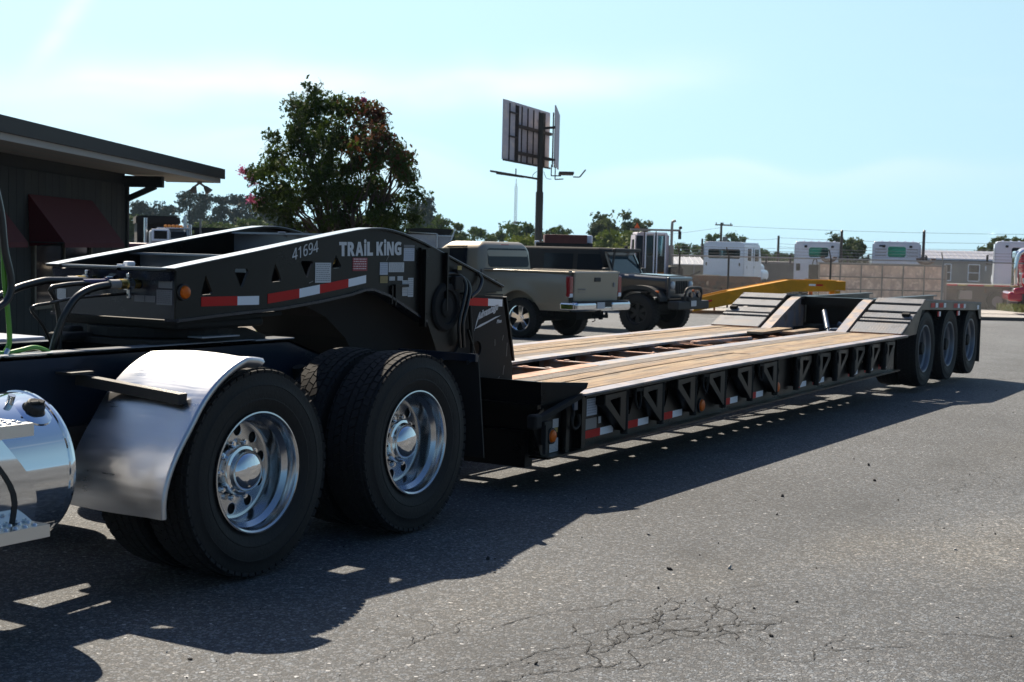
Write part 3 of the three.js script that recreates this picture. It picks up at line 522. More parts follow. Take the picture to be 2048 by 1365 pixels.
  M('yellow_tag', B(0.045, 0.028, 0.006, 2.815, 1.535, 0.517), K.yellowSt, T);
  M('yellow_tag', B(0.018, 0.07, 0.006, 2.69, 1.455, 0.499), K.yellowSt, T);
  M('sight_plug', smoothG(LATHE([[0.03, 0.0], [0.028, 0.006], [0.012, 0.008], [0.01, 0.0]], 20, 1.487, 1.585, 0.452)), K.brass, T);
  for (const [x, y, l, a] of [[3.50, 0.93, 0.10, 1.5], [3.46, 0.78, 0.07, 1.35], [3.33, 0.99, 0.05, 1.6], [3.38, 0.72, 0.06, 0.5], [3.44, 1.02, 0.04, 1.2], [2.2, 0.86, 0.03, 1.5], [1.25, 1.45, 0.04, 0.3], [2.02, 1.60, 0.05, 0.9]]) M('scratch', B(l, 0.004, 0.001, x, y, x > 2.9 ? 0.5026 : 0.4816, 0, 0, a), K.greySt, T);
  // reflective tape, lamps
  const strip = (pts, z) => { for (const [x0, y0, x1, y1, h, red] of pts) M(red ? 'red_tape' : 'white_tape', EX([[x0, y0 - h / 2], [x1, y1 - h / 2], [x1, y1 + h / 2], [x0, y0 + h / 2]], z, z + 0.002), red ? K.tapeRed : K.tapeWhite, T); };
  strip([[0.32, 1.352, 0.605, 1.351, 0.052, 1], [0.605, 1.351, 0.785, 1.350, 0.050, 0], [0.86, 1.357, 1.14, 1.384, 0.056, 1], [1.14, 1.384, 1.33, 1.407, 0.054, 0], [1.33, 1.407, 1.61, 1.440, 0.054, 1], [1.61, 1.440, 1.79, 1.464, 0.050, 0]], 0.4815);
  strip([[2.965, 1.297, 3.22, 1.287, 0.056, 1], [3.22, 1.287, 3.418, 1.277, 0.052, 0]], 0.5025);
  const lamp = (x, y, z, r) => { const l = M('marker_lamp', smoothG(LATHE([[r, 0], [r, 0.012], [r * 0.85, 0.024], [r * 0.4, 0.031], [0, 0.032]], 24, x, y, z)), K.amber, T); M('bezel', smoothG(LATHE([[r * 1.28, 0.001], [r * 1.25, 0.012], [r * 1.02, 0.013], [r, 0.003]], 24, x, y, z)), K.plastic, l); };
  lamp(0.185, 1.405, 0.482, 0.036);
  // lettering and stickers
  const tk = []; // heavy capitals with small dotted i
  let cx = 1.515; const y0 = 1.606, hgt = 0.088;
  const put = (ch, w, h = hgt) => { tk.push(letters(ch, fonts.sans, w, h, cx, y0 + (cx - 1.5) * 0.018, 0.4815, -0.02, 0.01, 0.035)); cx += w + 0.009; };
  put('T', 0.074); put('R', 0.071); put('A', 0.080); put('i', 0.022, hgt * 1.18); put('L', 0.060); cx += 0.028; put('K', 0.074); put('i', 0.022, hgt * 1.18); put('N', 0.074); put('G', 0.076);
  M('lettering', tk, K.letters, T);
  M('fleet_number', letters('41694', fonts.reg, 0.245, 0.068, 1.072, 1.577, 0.4815, 0.22, 0.225, 0.003), K.letters, T);
  const scr = [letters('Advantage', fonts.serif, 0.285, 0.066, 3.075, 1.145, 0.5025, 0.55, 0.24, 0.045), letters('Plus', fonts.serif, 0.065, 0.026, 3.345, 1.13, 0.5025, 0.3, 0.05, 0.01)];
  scr.push(EX([[3.05, 1.10], [3.12, 1.128], [3.22, 1.150], [3.33, 1.178], [3.40, 1.186], [3.33, 1.168], [3.22, 1.138], [3.12, 1.112]], 0.5025, 0.5045), EX([[3.045, 1.085], [3.075, 1.16], [3.10, 1.205], [3.088, 1.16]], 0.5025, 0.5045));
  M('script_lettering', scr, K.letters, T);
  const cv = (lines, bg, ink, seed) => { const c = document.createElement('canvas'); c.width = 128; c.height = 160; const q = c.getContext('2d'); q.fillStyle = bg; q.fillRect(0, 0, 128, 160); q.fillStyle = ink; const R = rng(seed); for (let i = 0; i < lines; i++) { const y = 10 + i * 144 / lines; let x = 8; while (x < 112) { const w = 5 + R() * 16; q.fillRect(x, y, Math.min(w, 120 - x), 144 / lines * 0.42); x += w + 4; } } const t = new THREE.CanvasTexture(c); t.colorSpace = THREE.SRGBColorSpace; return t; };
  const notice = [S({ map: cv(9, '#c4c6c8', '#85888c', 3), roughness: 0.5 }), S({ map: cv(6, '#b9bfca', '#8b93a3', 4), roughness: 0.5 }), S({ map: cv(5, '#8f1f2c', '#d9c6c8', 5), roughness: 0.45 }), S({ map: cv(7, '#77777a', '#55565a', 6), roughness: 0.5 }), S({ map: cv(5, '#9a8550', '#6f5f38', 8), roughness: 0.5 })];
  const st = (x0, y0_, x1, y1, m, z = 0.4815) => { const g = B(x1 - x0, y1 - y0_, 0.002, (x0 + x1) / 2, (y0_ + y1) / 2, z + 0.001); const p = plain(new THREE.BoxGeometry(x1 - x0, y1 - y0_, 0.002)); p.translate((x0 + x1) / 2, (y0_ + y1) / 2, z + 0.001); p.userData.keepUV = true; M('sticker', p, m, T); };
  st(1.285, 1.445, 1.435, 1.566, notice[0]); st(1.65, 1.515, 1.80, 1.598, notice[2]); st(1.935, 1.49, 2.02, 1.57, notice[1]); st(2.03, 1.507, 2.20, 1.57, notice[0]); st(2.195, 1.58, 2.315, 1.665, notice[1]); st(2.195, 1.668, 2.315, 1.686, notice[3]);
  st(1.94, 1.437, 2.02, 1.482, notice[4]); st(2.04, 1.452, 2.10, 1.478, notice[0]); st(2.13, 1.452, 2.19, 1.48, notice[0]); st(2.185, 1.35, 2.245, 1.452, notice[0]); st(2.25, 1.342, 2.31, 1.468, notice[0]);
  M('latch_handle', [B(0.15, 0.018, 0.02, 2.16, 1.418, 0.492), B(0.012, 0.12, 0.015, 2.06, 1.36, 0.49), B(0.012, 0.12, 0.015, 2.10, 1.35, 0.49)], K.black, T);
  const nst = (z0, z1, y0_, y1, m) => { const p = plain(new THREE.BoxGeometry(z1 - z0, y1 - y0_, 0.002)); p.userData.keepUV = true; p.rotateY(-Math.PI / 2); p.translate(0.1355, (y0_ + y1) / 2, (z0 + z1) / 2); M('sticker', p, m, T); };
  nst(0.35, 0.45, 1.425, 1.47, notice[3]); nst(0.335, 0.45, 1.335, 1.415, notice[3]); nst(0.17, 0.245, 1.345, 1.38, notice[3]); nst(0.25, 0.325, 1.345, 1.38, notice[3]); nst(-0.44, -0.37, 1.335, 1.395, notice[0]); nst(-0.2, -0.15, 1.478, 1.492, notice[0]); nst(0.19, 0.235, 1.475, 1.49, notice[0]);

  // deck: front box, steel flanges, planks, edge channels, cross members
  for (const s of [1, -1]) {
    const zz = (a, b) => s > 0 ? [a, b] : [-b, -a];
    const q = (x, y, z) => [x, y, z * s];
    M('front_plate', [B(0.02, 0.50, 0.62, 2.955, 0.52, 0.81 * s), B(0.30, 0.20, 0.60, 3.1, 0.36, 0.80 * s), B(0.06, 0.03, 0.62, 2.93, 0.60, 0.81 * s), B(0.10, 0.25, 0.5, 2.95, 0.30, 0.78 * s)], K.black, T);
    M('corner_plate', poly3([q(2.953, 0.770, 1.12), q(3.31, 0.752, 1.292), q(3.29, 0.715, 1.290), q(2.945, 0.50, 1.118)], 0.014, [-0.3, 0, s]), K.black, T);
    M('corner_rail', [bar(q(2.76, 0.525, 1.19), q(3.26, 0.665, 1.255), 0.05, 0.035), RB(0.09, 0.10, 0.08, 0.02, 2.76, 0.52, 1.18 * s)], K.dusty, T);
    M('beam_flange', ribbon(deckLine(3.02, 11.62, 0.004), ...zz(0.275, 0.452), 0.022), s > 0 ? K.beam : K.beam, T);
    M('rusty_flange', ribbon(deckLine(3.03, s > 0 ? 5.1 : 4.6, 0.0085, 6), ...zz(0.283, 0.448), 0.004), K.pink, T);
    M('edge_channel', [ribbon(deckLine(3.25, 11.62, 0.003), ...zz(1.168, 1.297), 0.012), ], K.edge, T);
    M('edge_lip', ribbon(deckLine(3.28, 11.62, -0.0095), ...zz(1.280, 1.296), 0.016), K.black, T);
    const zs = [0.456, 0.632, 0.812, 0.990, 1.166];
    for (let k = 0; k < 4; k++) {
      const cut = 6.6 + tr() * 2.4, cut2 = cut + 0.012;
      for (const [a, b] of [[k === 3 ? 3.16 : 3.02, cut], [cut2, 11.60 - tr() * 0.05]]) {
        const dy = (tr() - 0.5) * 0.010 + 0.003, g = ribbon(deckLine(a, b, dy, 12), ...zz(zs[k] + 0.003 + tr() * 0.003, zs[k + 1] - 0.003 - tr() * 0.004), 0.042);
        const sh = tr() * 5; const n = plain(g); metreUV(n); const uv = n.attributes.uv; for (let i = 0; i < uv.count; i++) uv.setXY(i, uv.getX(i) + sh, uv.getY(i) + sh * 0.37); n.userData.keepUV = true;
        M('deck_plank', n, K.plank[k === 0 ? 2 : (k + (a > 5 ? 1 : 0)) % 2], T);
      }
    }
    // inner main beam with lightening holes
    const hl = []; for (let i = 0; i < 26; i++) { const x = 3.35 + i * 0.315, y = 0.42; if (x < 11.2) { const q = (i % 2 ? triD(x, y, 1.45) : triU(x, y, 1.45)).map(p => [x + (p[0] - x) * 1.35, p[1]]); hl.push(q); }; }
    M('main_beam', [EX([...deckLine(3.0, 11.9, -0.02, 10), [11.9, 0.30], [3.0, 0.265]], ...zz(0.435, 0.455), hl), ribbon([[3.0, 0.270], [11.9, 0.302]], ...zz(0.36, 0.53), 0.018)], K.black, T);
    // side web with its lip and holes
    const wh = []; for (let k = 0; k < 6; k++) { const x = 4.30 + k * 0.645; wh.push([[x - 0.065, 0.575], [x + 0.06, 0.58], [x + 0.075, 0.55], [x + 0.012, 0.425], [x - 0.008, 0.425], [x - 0.068, 0.54]].reverse()); }
    for (let k = 0; k < 5; k++) { const x = 8.55 + k * 0.60; wh.push([[x - 0.07, 0.58], [x + 0.06, 0.58], [x + 0.07, 0.56], [x + 0.01, 0.45], [x - 0.01, 0.45], [x - 0.07, 0.55]].reverse()); }
    M('side_web', EX([[2.80, 0.52], ...deckLine(3.1, 11.62, -0.03, 10), [11.62, bt(11.62)], [6.4, bt(6.4)], [2.95, bt(2.95)]], ...zz(1.118, 1.130), wh), K.black, T);
    M('bottom_rail', ribbon([[2.90, 0.262], [6.4, 0.287], [11.62, 0.308]], ...zz(1.06, 1.215), 0.014), K.black, T);
    M('web_panel', ribbon([[3.0, 0.45], [11.6, 0.47]], ...zz(0.70, 1.05), 0.01), K.pit, T);
    for (let k = 0; k < 12; k++) {
      const fl = k > 5, xh = fl ? 7.95 + (k - 6) * 0.61 : 4.08 + k * 0.645, m = fl ? -1 : 1, dy = dk(xh) - 0.69;
      const pt = (a, y) => [xh - m * a, y + dy];
      let out = [pt(0.35, 0.632), pt(0, 0.640), pt(0, 0.335), pt(0.035, 0.335), pt(0.35, 0.555)], ho = [pt(0.27, 0.583), pt(0.10, 0.592), pt(0.10, 0.452)];
      if (THREE.ShapeUtils.area(out.map(p => new THREE.Vector2(...p))) < 0) out.reverse(); if (THREE.ShapeUtils.area(ho.map(p => new THREE.Vector2(...p))) > 0) ho.reverse();
      M('swing_outrigger', [EX(out, ...zz(1.132, 1.215), [ho], 0.006, 1), ], K.black, T);
      M('hinge_post', [CY(0.030, 0.36, xh + m * 0.022, 0.485 + dy, 1.19 * s, 'y', 10)], K.pit, T);
      if (k % 2 === 0 || k > 6) { const x = xh + m * 0.14; M('tie_ring', [TU([[x - 0.035, 0.63 + dy, 1.24 * s], [x - 0.045, 0.55 + dy, 1.245 * s], [x, 0.49 + dy, 1.25 * s], [x + 0.045, 0.55 + dy, 1.245 * s], [x + 0.035, 0.63 + dy, 1.24 * s]], 0.010, 20, 6), B(0.11, 0.025, 0.03, x, 0.635 + dy, 1.24 * s)], K.dusty, T); }
    }
    M('post', [B(0.06, 0.40, 0.06, 3.44, 0.455, 1.165 * s), B(0.05, 0.40, 0.05, 3.24, 0.45, 1.15 * s)], K.black, T);
  }
  const tapes = [[3.56, 3.82, 4.03], [4.20, 4.46, 4.65], [4.85, 5.11, 5.30], [6.12, 6.35, 6.53], [6.80, 6.99, 7.17], [8.09, 8.22, 8.40], [8.61, 8.79, 8.97], [9.80, 9.98, 10.15], [10.41, 10.57, 10.75], [10.97, 11.14, 11.33]];
  for (const [a, b, c] of tapes) { const y = bt((a + c) / 2) + 0.078; strip([[a, y, b, y + 0.002, 0.058, 1], [b, y + 0.002, c, y + 0.004, 0.055, 0]], 1.1305); }
  for (const [x, y] of [[5.69, 0.375], [7.53, 0.395], [9.35, 0.405]]) lamp(x, y, 1.1305, 0.052);
  lamp(3.02, 0.395, 1.165, 0.045); M('lamp_bracket', [B(0.10, 0.16, 0.03, 2.98, 0.42, 1.15), B(0.03, 0.2, 0.025, 2.94, 0.38, 1.165)], K.plastic, T);
  st(3.10, 0.44, 3.18, 0.50, notice[0], 1.1305); st(3.10, 0.405, 3.17, 0.438, K.yellowSt, 1.1305); st(3.06, 0.27, 3.18, 0.365, notice[0], 1.1305); st(3.60, 0.475, 3.76, 0.60, notice[1], 1.1305); st(3.55, 0.375, 3.76, 0.455, K.greySt, 1.1305); st(3.79, 0.405, 3.83, 0.455, notice[0], 1.1305);
  M('chain_hook', TU([[3.28, 0.60, 1.19], [3.27, 0.53, 1.20], [3.25, 0.46, 1.20], [3.30, 0.42, 1.20], [3.36, 0.45, 1.20], [3.35, 0.52, 1.20]], 0.012, 20, 6), K.dusty, T); M('hook_strap', B(0.05, 0.09, 0.02, 3.29, 0.60, 1.20), K.blueHyd, T);
  for (let i = 0; i < 12; i++) { // cross members across the open middle, rusty and littered
    const x = 3.56 + i * 0.69, y = dk(x) - 0.038, g = [B(0.075, 0.012, 0.87, x, y, 0), B(0.012, 0.20, 0.87, x, y - 0.10, 0)];
    for (let k = 0; k < 7; k++) g.push(RB(0.02 + tr() * 0.03, 0.006 + tr() * 0.010, 0.03 + tr() * 0.07, 0.004, x - 0.02 + tr() * 0.04, y + 0.008, -0.38 + tr() * 0.76, 0, tr() * 3, 0, 1));
    M('cross_member', g, i < 7 ? K.pink : K.rust, T);
    M('outer_joist', [B(0.06, 0.10, 0.66, x, dk(x) - 0.10, 0.79), B(0.06, 0.10, 0.66, x, dk(x) - 0.10, -0.79)], K.pit, T);
  }
  M('air_line', [rod([3.2, 0.55, -0.12], [11.5, 0.58, -0.10], 0.02), rod([3.2, 0.52, -0.20], [11.5, 0.55, -0.18], 0.014)], K.pit, T);
  M('spread_bar', [rod([8.6, 0.70, -0.18], [9.6, 0.715, 0.05], 0.028, 10), RB(0.1, 0.07, 0.1, 0.02, 8.58, 0.69, -0.18), rod([8.2, 0.69, -0.3], [8.75, 0.69, -0.12], 0.018)], K.pink, T);
  const lp = rng(5); // loose boards laid across the gap at the back
  M('loose_board', B(1.25, 0.03, 0.19, 10.95, 0.738, -0.22, 0, 0.06, 0), K.plank[0], T); M('loose_board', B(1.0, 0.03, 0.14, 11.1, 0.745, 0.12, 0, 0.02, 0), K.plank[1], T);

  // rear: ramps, neck beams over the axles, fenders
  for (const s of [1, -1]) {
    const zz = (a, b) => s > 0 ? [a, b] : [-b, -a], z0 = 0.60, z1 = 1.235;
    const A = [11.52, 0.752], E = [12.62, 1.150], L = t => [lerp(A[0], E[0], t), lerp(A[1], E[1], t)];
    for (const [a, b] of [[0, 0.275], [0.335, 0.375], [0.425, 0.555], [0.625, 0.795], [0.865, 1.0]]) { const p = [L(a), L(b)]; M('ramp_slat', ribbon(p, ...zz(z0 + 0.02 * a, z1), 0.022), K.ramp, T); }
    M('ramp_frame', [...[z0 + 0.03, (z0 + z1) / 2, z1 - 0.02].map(z => { const [c, d] = zz(z - 0.012, z + 0.012); return EX([[11.52, 0.728], [12.62, 1.126], [12.62, 0.98], [11.52, 0.70]], c, d); }), EX([[11.50, 0.700], [11.56, 0.755], [11.56, 0.700]], ...zz(z0, z1))], K.pit, T);
    M('ramp_lip', EX([[11.49, 0.708], [11.515, 0.752], [11.53, 0.752], [11.53, 0.708]], ...zz(z0, z1)), K.rust, T);
    M('ramp_latch', RB(0.07, 0.04, 0.10, 0.012, 12.05, 0.965, (z1 - 0.09) * s, 0, 0, 0.3), K.pit, T);
    // main beam rising over the axles
    const bm = [[11.50, 0.735], [11.95, 0.90], [12.45, 1.075], [12.62, 1.115], [12.9, 1.12]];
    M('neck_beam', [ribbon(bm, ...zz(0.425, 0.555), 0.02), EX([...bm.map(p => [p[0], p[1] - 0.02]), [12.9, 0.72], [11.5, 0.45]], ...zz(0.475, 0.495))], K.beam, T);
    M('frame_beam', [B(3.3, 0.34, 0.02, 14.3, 0.93, 0.49 * s), B(3.3, 0.02, 0.13, 14.3, 1.11, 0.49 * s)], K.black, T);
    // fender top and skirt
    const ft = [[12.62, 1.150], [13.4, 1.125], [14.4, 1.09], [15.45, 1.055], [15.80, 1.04]];
    M('fender_deck', ribbon(ft, ...zz(0.60, 1.24), 0.018), K.ramp, T);
    const arch = x => circle(x, 0.50, 0.565, 14, Math.PI * 0.30, Math.PI * 0.70).map(p => p);
    M('fender_skirt', EX([[11.60, 0.742], [12.60, 1.145], [13.4, 1.120], [15.45, 1.050], [15.80, 1.035], [15.82, 0.80], [15.70, 0.80], [15.62, 0.93], [12.45, 1.02], [12.22, 0.72], [11.62, 0.70]], ...zz(1.222, 1.236)), K.black, T);
    M('mudflap', B(0.014, 0.68, 0.60, 15.86, 0.50, 0.93 * s), K.flap, T);
  }
  M('rear_crossbeam', [B(0.16, 0.11, 1.02, 12.86, 1.065, 0), B(0.02, 0.3, 0.94, 13.0, 0.90, 0)], K.black, T);
  M('rear_bumper', [B(0.10, 0.22, 2.4, 15.82, 0.93, 0)], K.black, T);
  M('hydraulic_cylinder', [rod([12.7, 0.93, -0.12], [12.2, 0.72, 0.10], 0.035, 12), rod([12.2, 0.72, 0.10], [12.0, 0.66, 0.18], 0.02)], K.blueHyd, T);
  M('cylinder_block', [RB(0.22, 0.10, 0.20, 0.02, 12.1, 0.70, 0.28), RB(0.12, 0.10, 0.10, 0.02, 12.5, 0.85, 0.34), rod([12.3, 0.8, 0.2], [12.3, 0.7, 0.42], 0.03)], K.blueHyd, T);
  M('undercarriage', [CY(0.07, 2.0, 12.85, 0.50, 0, 'z'), CY(0.07, 2.0, 14.12, 0.50, 0, 'z'), CY(0.07, 2.0, 15.39, 0.50, 0, 'z'), B(3.2, 0.12, 0.14, 14.1, 0.66, 0.44), B(3.2, 0.12, 0.14, 14.1, 0.66, -0.44), B(0.2, 0.3, 0.8, 12.1, 0.5, 0), CY(0.15, 0.6, 13.5, 0.6, 0.0, 'z')], K.pit, T);
  for (const [x, y, red] of [[12.98, 1.065, 1], [13.18, 1.06, 0], [13.42, 1.055, 1], [13.62, 1.05, 0], [14.22, 1.03, 1], [14.40, 1.022, 0], [14.58, 1.018, 1], [14.75, 1.012, 0], [15.6, 0.975, 0]]) M(red ? 'red_tape' : 'white_tape', B(red ? 0.20 : 0.11, 0.06, 0.002, x, y, 1.2375), red ? K.tapeRed : K.tapeWhite, T);
  for (const [x, y] of [[13.38, 0.94], [14.45, 0.92]]) { M('red_tape', B(0.08, 0.065, 0.006, x - 0.05, y, 1.225), K.tapeRed, T); M('white_tape', B(0.07, 0.065, 0.006, x + 0.03, y, 1.225), K.tapeWhite, T); }
  for (const x of [12.845, 14.125, 15.395]) for (const s of [1, -1]) { makeWheel(trailTyre, 'trailer', T, x, 0.502, 1.19 * s, s > 0); makeWheel(trailTyre, 'trailer', T, x, 0.502, 0.90 * s, s > 0, false); }
}
rebase(T);

// ---------------------------------------------------------------- the tractor, its rear half in view
const TR = thing('tractor_truck', 'dark tractor truck with polished fuel tank and chrome wheels, under the black gooseneck', 'truck', [0, 0, 0]);
{
  const chan = s => { const zz = (a, b) => s > 0 ? [a, b] : [-b, -a]; const tp = [[-4.6, 1.115], [1.10, 1.105], [1.40, 1.01], [1.72, 0.97], [2.42, 0.945]], bo = [[2.42, 0.72], [1.6, 0.74], [-4.6, 0.80]]; return [EX([...tp, ...bo], ...zz(0.425, 0.436)), ribbon(tp, ...zz(0.335, 0.436), 0.012), ribbon(bo.slice().reverse(), ...zz(0.335, 0.425), 0.012)]; };
  M('frame_rail', chan(1), K.frameBlue, TR); M('frame_rail', chan(-1), K.frameBlue, TR);
  M('frame_crossmember', [B(0.10, 0.25, 0.68, -0.6, 0.96, 0), B(0.10, 0.25, 0.68, 0.68, 0.92, 0), B(0.08, 0.22, 0.68, 2.36, 0.83, 0)], K.dusty, TR);
  M('rail_cap', [B(2.1, 0.004, 0.10, -0.25, 1.121, 0.385)], K.flange, TR);
  // fifth wheel
  M('fifth_wheel', [EX(circle(0, 0, 0.42, 28), 0, 0.05).rotateX(-Math.PI / 2).translate(0.52, 1.150, 0), B(0.4, 0.03, 0.5, 0.86, 1.145, 0, 0, 0, -0.15)], K.dusty, TR);
  M('fifth_wheel_mount', [B(0.9, 0.03, 0.78, 0.50, 1.126, 0), EX([[0.35, 1.14], [0.95, 1.14], [0.78, 1.19], [0.52, 1.19]], 0.36, 0.39), EX([[0.35, 1.14], [0.95, 1.14], [0.78, 1.19], [0.52, 1.19]], -0.39, -0.36), RB(0.2, 0.05, 0.16, 0.02, 0.02, 1.14, -0.2), RB(0.1, 0.07, 0.08, 0.02, 0.08, 1.16, -0.25)], K.dusty, TR);
  M('frame_plate', [B(0.34, 0.006, 0.16, 0.98, 1.116, 0.36), B(0.30, 0.008, 0.12, 0.48, 1.155, 0.42)], K.flange, TR);
  // axles
  for (const x of [0, 1.372]) {
    M('drive_axle', [CY(0.075, 1.8, x, 0.53, 0, 'z'), RB(0.42, 0.42, 0.40, 0.16, x, 0.54, 0, 0, 0, 0, 3), B(0.12, 0.16, 0.10, x, 0.68, 0.43), B(0.12, 0.16, 0.10, x, 0.68, -0.43)], K.pit, TR);
    M('air_bag', [CY(0.14, 0.22, x + 0.34, 0.60, 0.43), CY(0.14, 0.22, x + 0.34, 0.60, -0.43)], K.pit, TR);
    M('shock_absorber', [rod([x - 0.25, 0.95, 0.50], [x - 0.12, 0.5, 0.50], 0.04), rod([x - 0.25, 0.95, -0.50], [x - 0.12, 0.5, -0.50], 0.04)], K.pit, TR);
    for (const s of [1, -1]) { makeWheel(driveTyre, 'drive', TR, x, 0.532, 1.19 * s, s > 0); makeWheel(driveTyre, 'drive', TR, x, 0.532, 0.855 * s, s > 0, false); }
  }
  M('torque_arm', [bar([-0.9, 0.55, 0.43], [0, 0.45, 0.43], 0.10, 0.08), bar([0.5, 0.55, 0.43], [1.37, 0.45, 0.43], 0.10, 0.08)], K.pit, TR);
  // quarter fender over the front drive wheel: a rolled edge along its outer side
  const arc = []; const rf = 0.625; for (let i = 0; i <= 26; i++) { const a = lerp(95, 188, i / 26) * Math.PI / 180; const rr = rf + (i < 3 ? -0.012 * (3 - i) : 0) + smooth(14, 26, i) * 0.10; arc.push([rr * Math.cos(a), 0.515 + rr * Math.sin(a)]); }
    for (const s of [1, -1]) {
    const pos = [], idx = [], uv = [], nz = 14;
    const secZ = t => { const z = lerp(0.615, 1.262, Math.min(1, t / 0.86)); return z; };
    for (let i = 0; i < arc.length; i++) {
      const a = arc[Math.max(0, i - 1)], b = arc[Math.min(arc.length - 1, i + 1)], l = Math.hypot(b[0] - a[0], b[1] - a[1]), nx = -(b[1] - a[1]) / l * -1, ny = (b[0] - a[0]) / l * -1;
      for (let k = 0; k <= nz; k++) {
        const t = k / nz; let z = secZ(t), off = 0.018 * Math.sin(Math.PI * Math.min(1, t / 0.8));
        if (t > 0.72) { const w = (t - 0.72) / 0.28 * Math.PI * 1.05; z = 1.212 + 0.052 * Math.sin(w); off = 0.010 + 0.014 * Math.sin(w * 0.9) - 0.058 * (1 - Math.cos(w)) * 0.5; }
        pos.push(arc[i][0] + nx * off, arc[i][1] + ny * off, z * s); uv.push(i * 0.06, z);
      }
    }
    for (let i = 0; i < arc.length - 1; i++) for (let k = 0; k < nz; k++) { const a = i * (nz + 1) + k, b = a + nz + 1; idx.push(a, b, a + 1, a + 1, b, b + 1); }
    const g = new THREE.BufferGeometry(); g.setAttribute('position', new THREE.Float32BufferAttribute(pos, 3)); g.setAttribute('uv', new THREE.Float32BufferAttribute(uv, 2)); g.setIndex(idx); g.computeVertexNormals(); g.userData.keepUV = true;
    const m = M('quarter_fender', g, K.fenderAlu.clone(), TR); m.material.side = THREE.DoubleSide;
    M('fender_tube', [bar([-0.50, 0.985, 0.46 * s], [-0.50, 0.94, 1.155 * s], 0.055, 0.05), B(0.14, 0.012, 0.16, -0.56, 1.025, 0.47 * s)], K.plastic, TR);
  }
  // fuel tank, straps and steps
  const ty = 0.673, tz = 0.80, R = 0.326;
  for (const s of [1, -1]) {
    const zc = tz * s;
    const tank = M('fuel_tank', [smoothG(LATHE([[0, 0], [R * 0.9, 0], [R * 0.985, 0.010], [R, 0.028], [R + 0.006, 0.032], [R + 0.006, 0.046], [R, 0.050], [R, 1.35], [R * 0.98, 1.38], [0, 1.40]].map(p => [p[0], -p[1]]).reverse(), 96, -1.095, ty, zc, 'x'), 0.4)], K.tankAlu, TR);
    M('tank_strap', smoothG(LATHE([[R + 0.004, 0], [R + 0.006, 0.002], [R + 0.006, 0.038], [R + 0.004, 0.04]], 64, -1.50, ty, zc, 'x'), 0.4), K.plastic, tank);
    if (s > 0) {
      const a = 0.62, cx = -1.225, cyy = ty + Math.cos(a) * R, cz = zc + Math.sin(a) * R;
      const capG = [smoothG(LATHE([[0, 0.045], [0.034, 0.045], [0.040, 0.040], [0.043, 0.012], [0.052, 0.010], [0.052, 0]], 28, 0, 0, 0, 'y'), 0.5), RB(0.075, 0.014, 0.014, 0.005, 0, 0.050, 0), CY(0.012, 0.012, 0.015, 0.052, 0.0)];
      M('filler_cap', capG.map(g => place(g, cx, cyy - 0.004, cz, a)), K.plastic, tank);
      M('filler_neck', place(smoothG(LATHE([[0.085, -0.006], [0.083, 0.002], [0.06, 0.010], [0.05, 0.012]], 32, 0, 0, 0, 'y'), 0.5), cx, cyy - 0.006, cz, a), K.tankAlu, tank);
      M('vent', place(CY(0.016, 0.04, 0, 0.02, 0), -1.30, ty + Math.cos(0.42) * R, zc + Math.sin(0.42) * R, 0.42), K.alu, tank);
    }
  }
  const step = (x1, y, z0, z1) => [B(0.62, 0.004, z1 - z0, x1 - 0.31, y, (z0 + z1) / 2), B(0.62, 0.052, 0.006, x1 - 0.31, y - 0.024, z1), ...Array.from({ length: 48 }, (_, i) => { const a = i % 12, b = Math.floor(i / 12); return LATHE([[0.013, 0], [0.011, 0.007], [0.006, 0.008], [0.004, 0.003]], 8, x1 - 0.03 - a * 0.047 - (b % 2) * 0.02, y + 0.002, z0 + 0.03 + b * (z1 - z0 - 0.05) / 3.2, 'y'); })];
  M('step', step(-1.435, 0.925, 1.03, 1.245), K.stepAlu, TR); M('step', step(-1.375, 0.502, 1.02, 1.27), K.stepAlu, TR);
  const sp = []; for (let i = 0; i <= 14; i++) { const t = i / 14; sp.push([lerp(-1.60, -1.365, smooth(0, 0.75, t)) + 0.0, lerp(1.005, 0.43, t), 1.145 + 0.05 * Math.sin(t * Math.PI) ]); }
  const pp = [], ii = []; sp.forEach(([x, y, z], i) => { pp.push(x, y, z, x - 0.5, y, z); if (i) { const a = i * 2; ii.push(a - 2, a, a - 1, a - 1, a, a + 1); } });
  const pg = new THREE.BufferGeometry(); pg.setAttribute('position', new THREE.Float32BufferAttribute(pp, 3)); pg.setIndex(ii); pg.computeVertexNormals();
  const pm = M('step_panel', pg, K.tankAlu.clone(), TR); pm.material.side = THREE.DoubleSide;
  M('panel_band', sp.slice(1).map((b, i) => { const a = sp[i]; return poly3([[a[0] - 0.125, a[1], a[2] + 0.004], [a[0] - 0.10, a[1], a[2] + 0.004], [b[0] - 0.10, b[1], b[2] + 0.004], [b[0] - 0.125, b[1], b[2] + 0.004]], 0.003, [0, 0.1, 1]); }), K.plastic, TR);
  // mud flaps hang from a bar behind the rear wheels
  for (const s of [1, -1]) {
    M('mudflap', warp(new THREE.BoxGeometry(0.012, 0.66, 0.60, 2, 8, 4), v => { v.x += 2.12 + (0.33 - v.y) * 0.14; v.y += 0.665; v.z += 0.83 * s; }), K.flap, TR);
    M('flap_hanger', [B(0.03, 0.05, 0.60, 2.10, 0.985, 0.83 * s), B(0.4, 0.05, 0.05, 2.2, 0.94, 0.55 * s)], K.frameBlue, TR);
    M('flap_bolt', [CY(0.014, 0.02, 2.08, 0.955, 1.08 * s, 'x', 8), CY(0.014, 0.02, 2.08, 0.955, 0.88 * s, 'x', 8), CY(0.014, 0.02, 2.08, 0.955, 0.66 * s, 'x', 8)], K.alu, TR);
  }
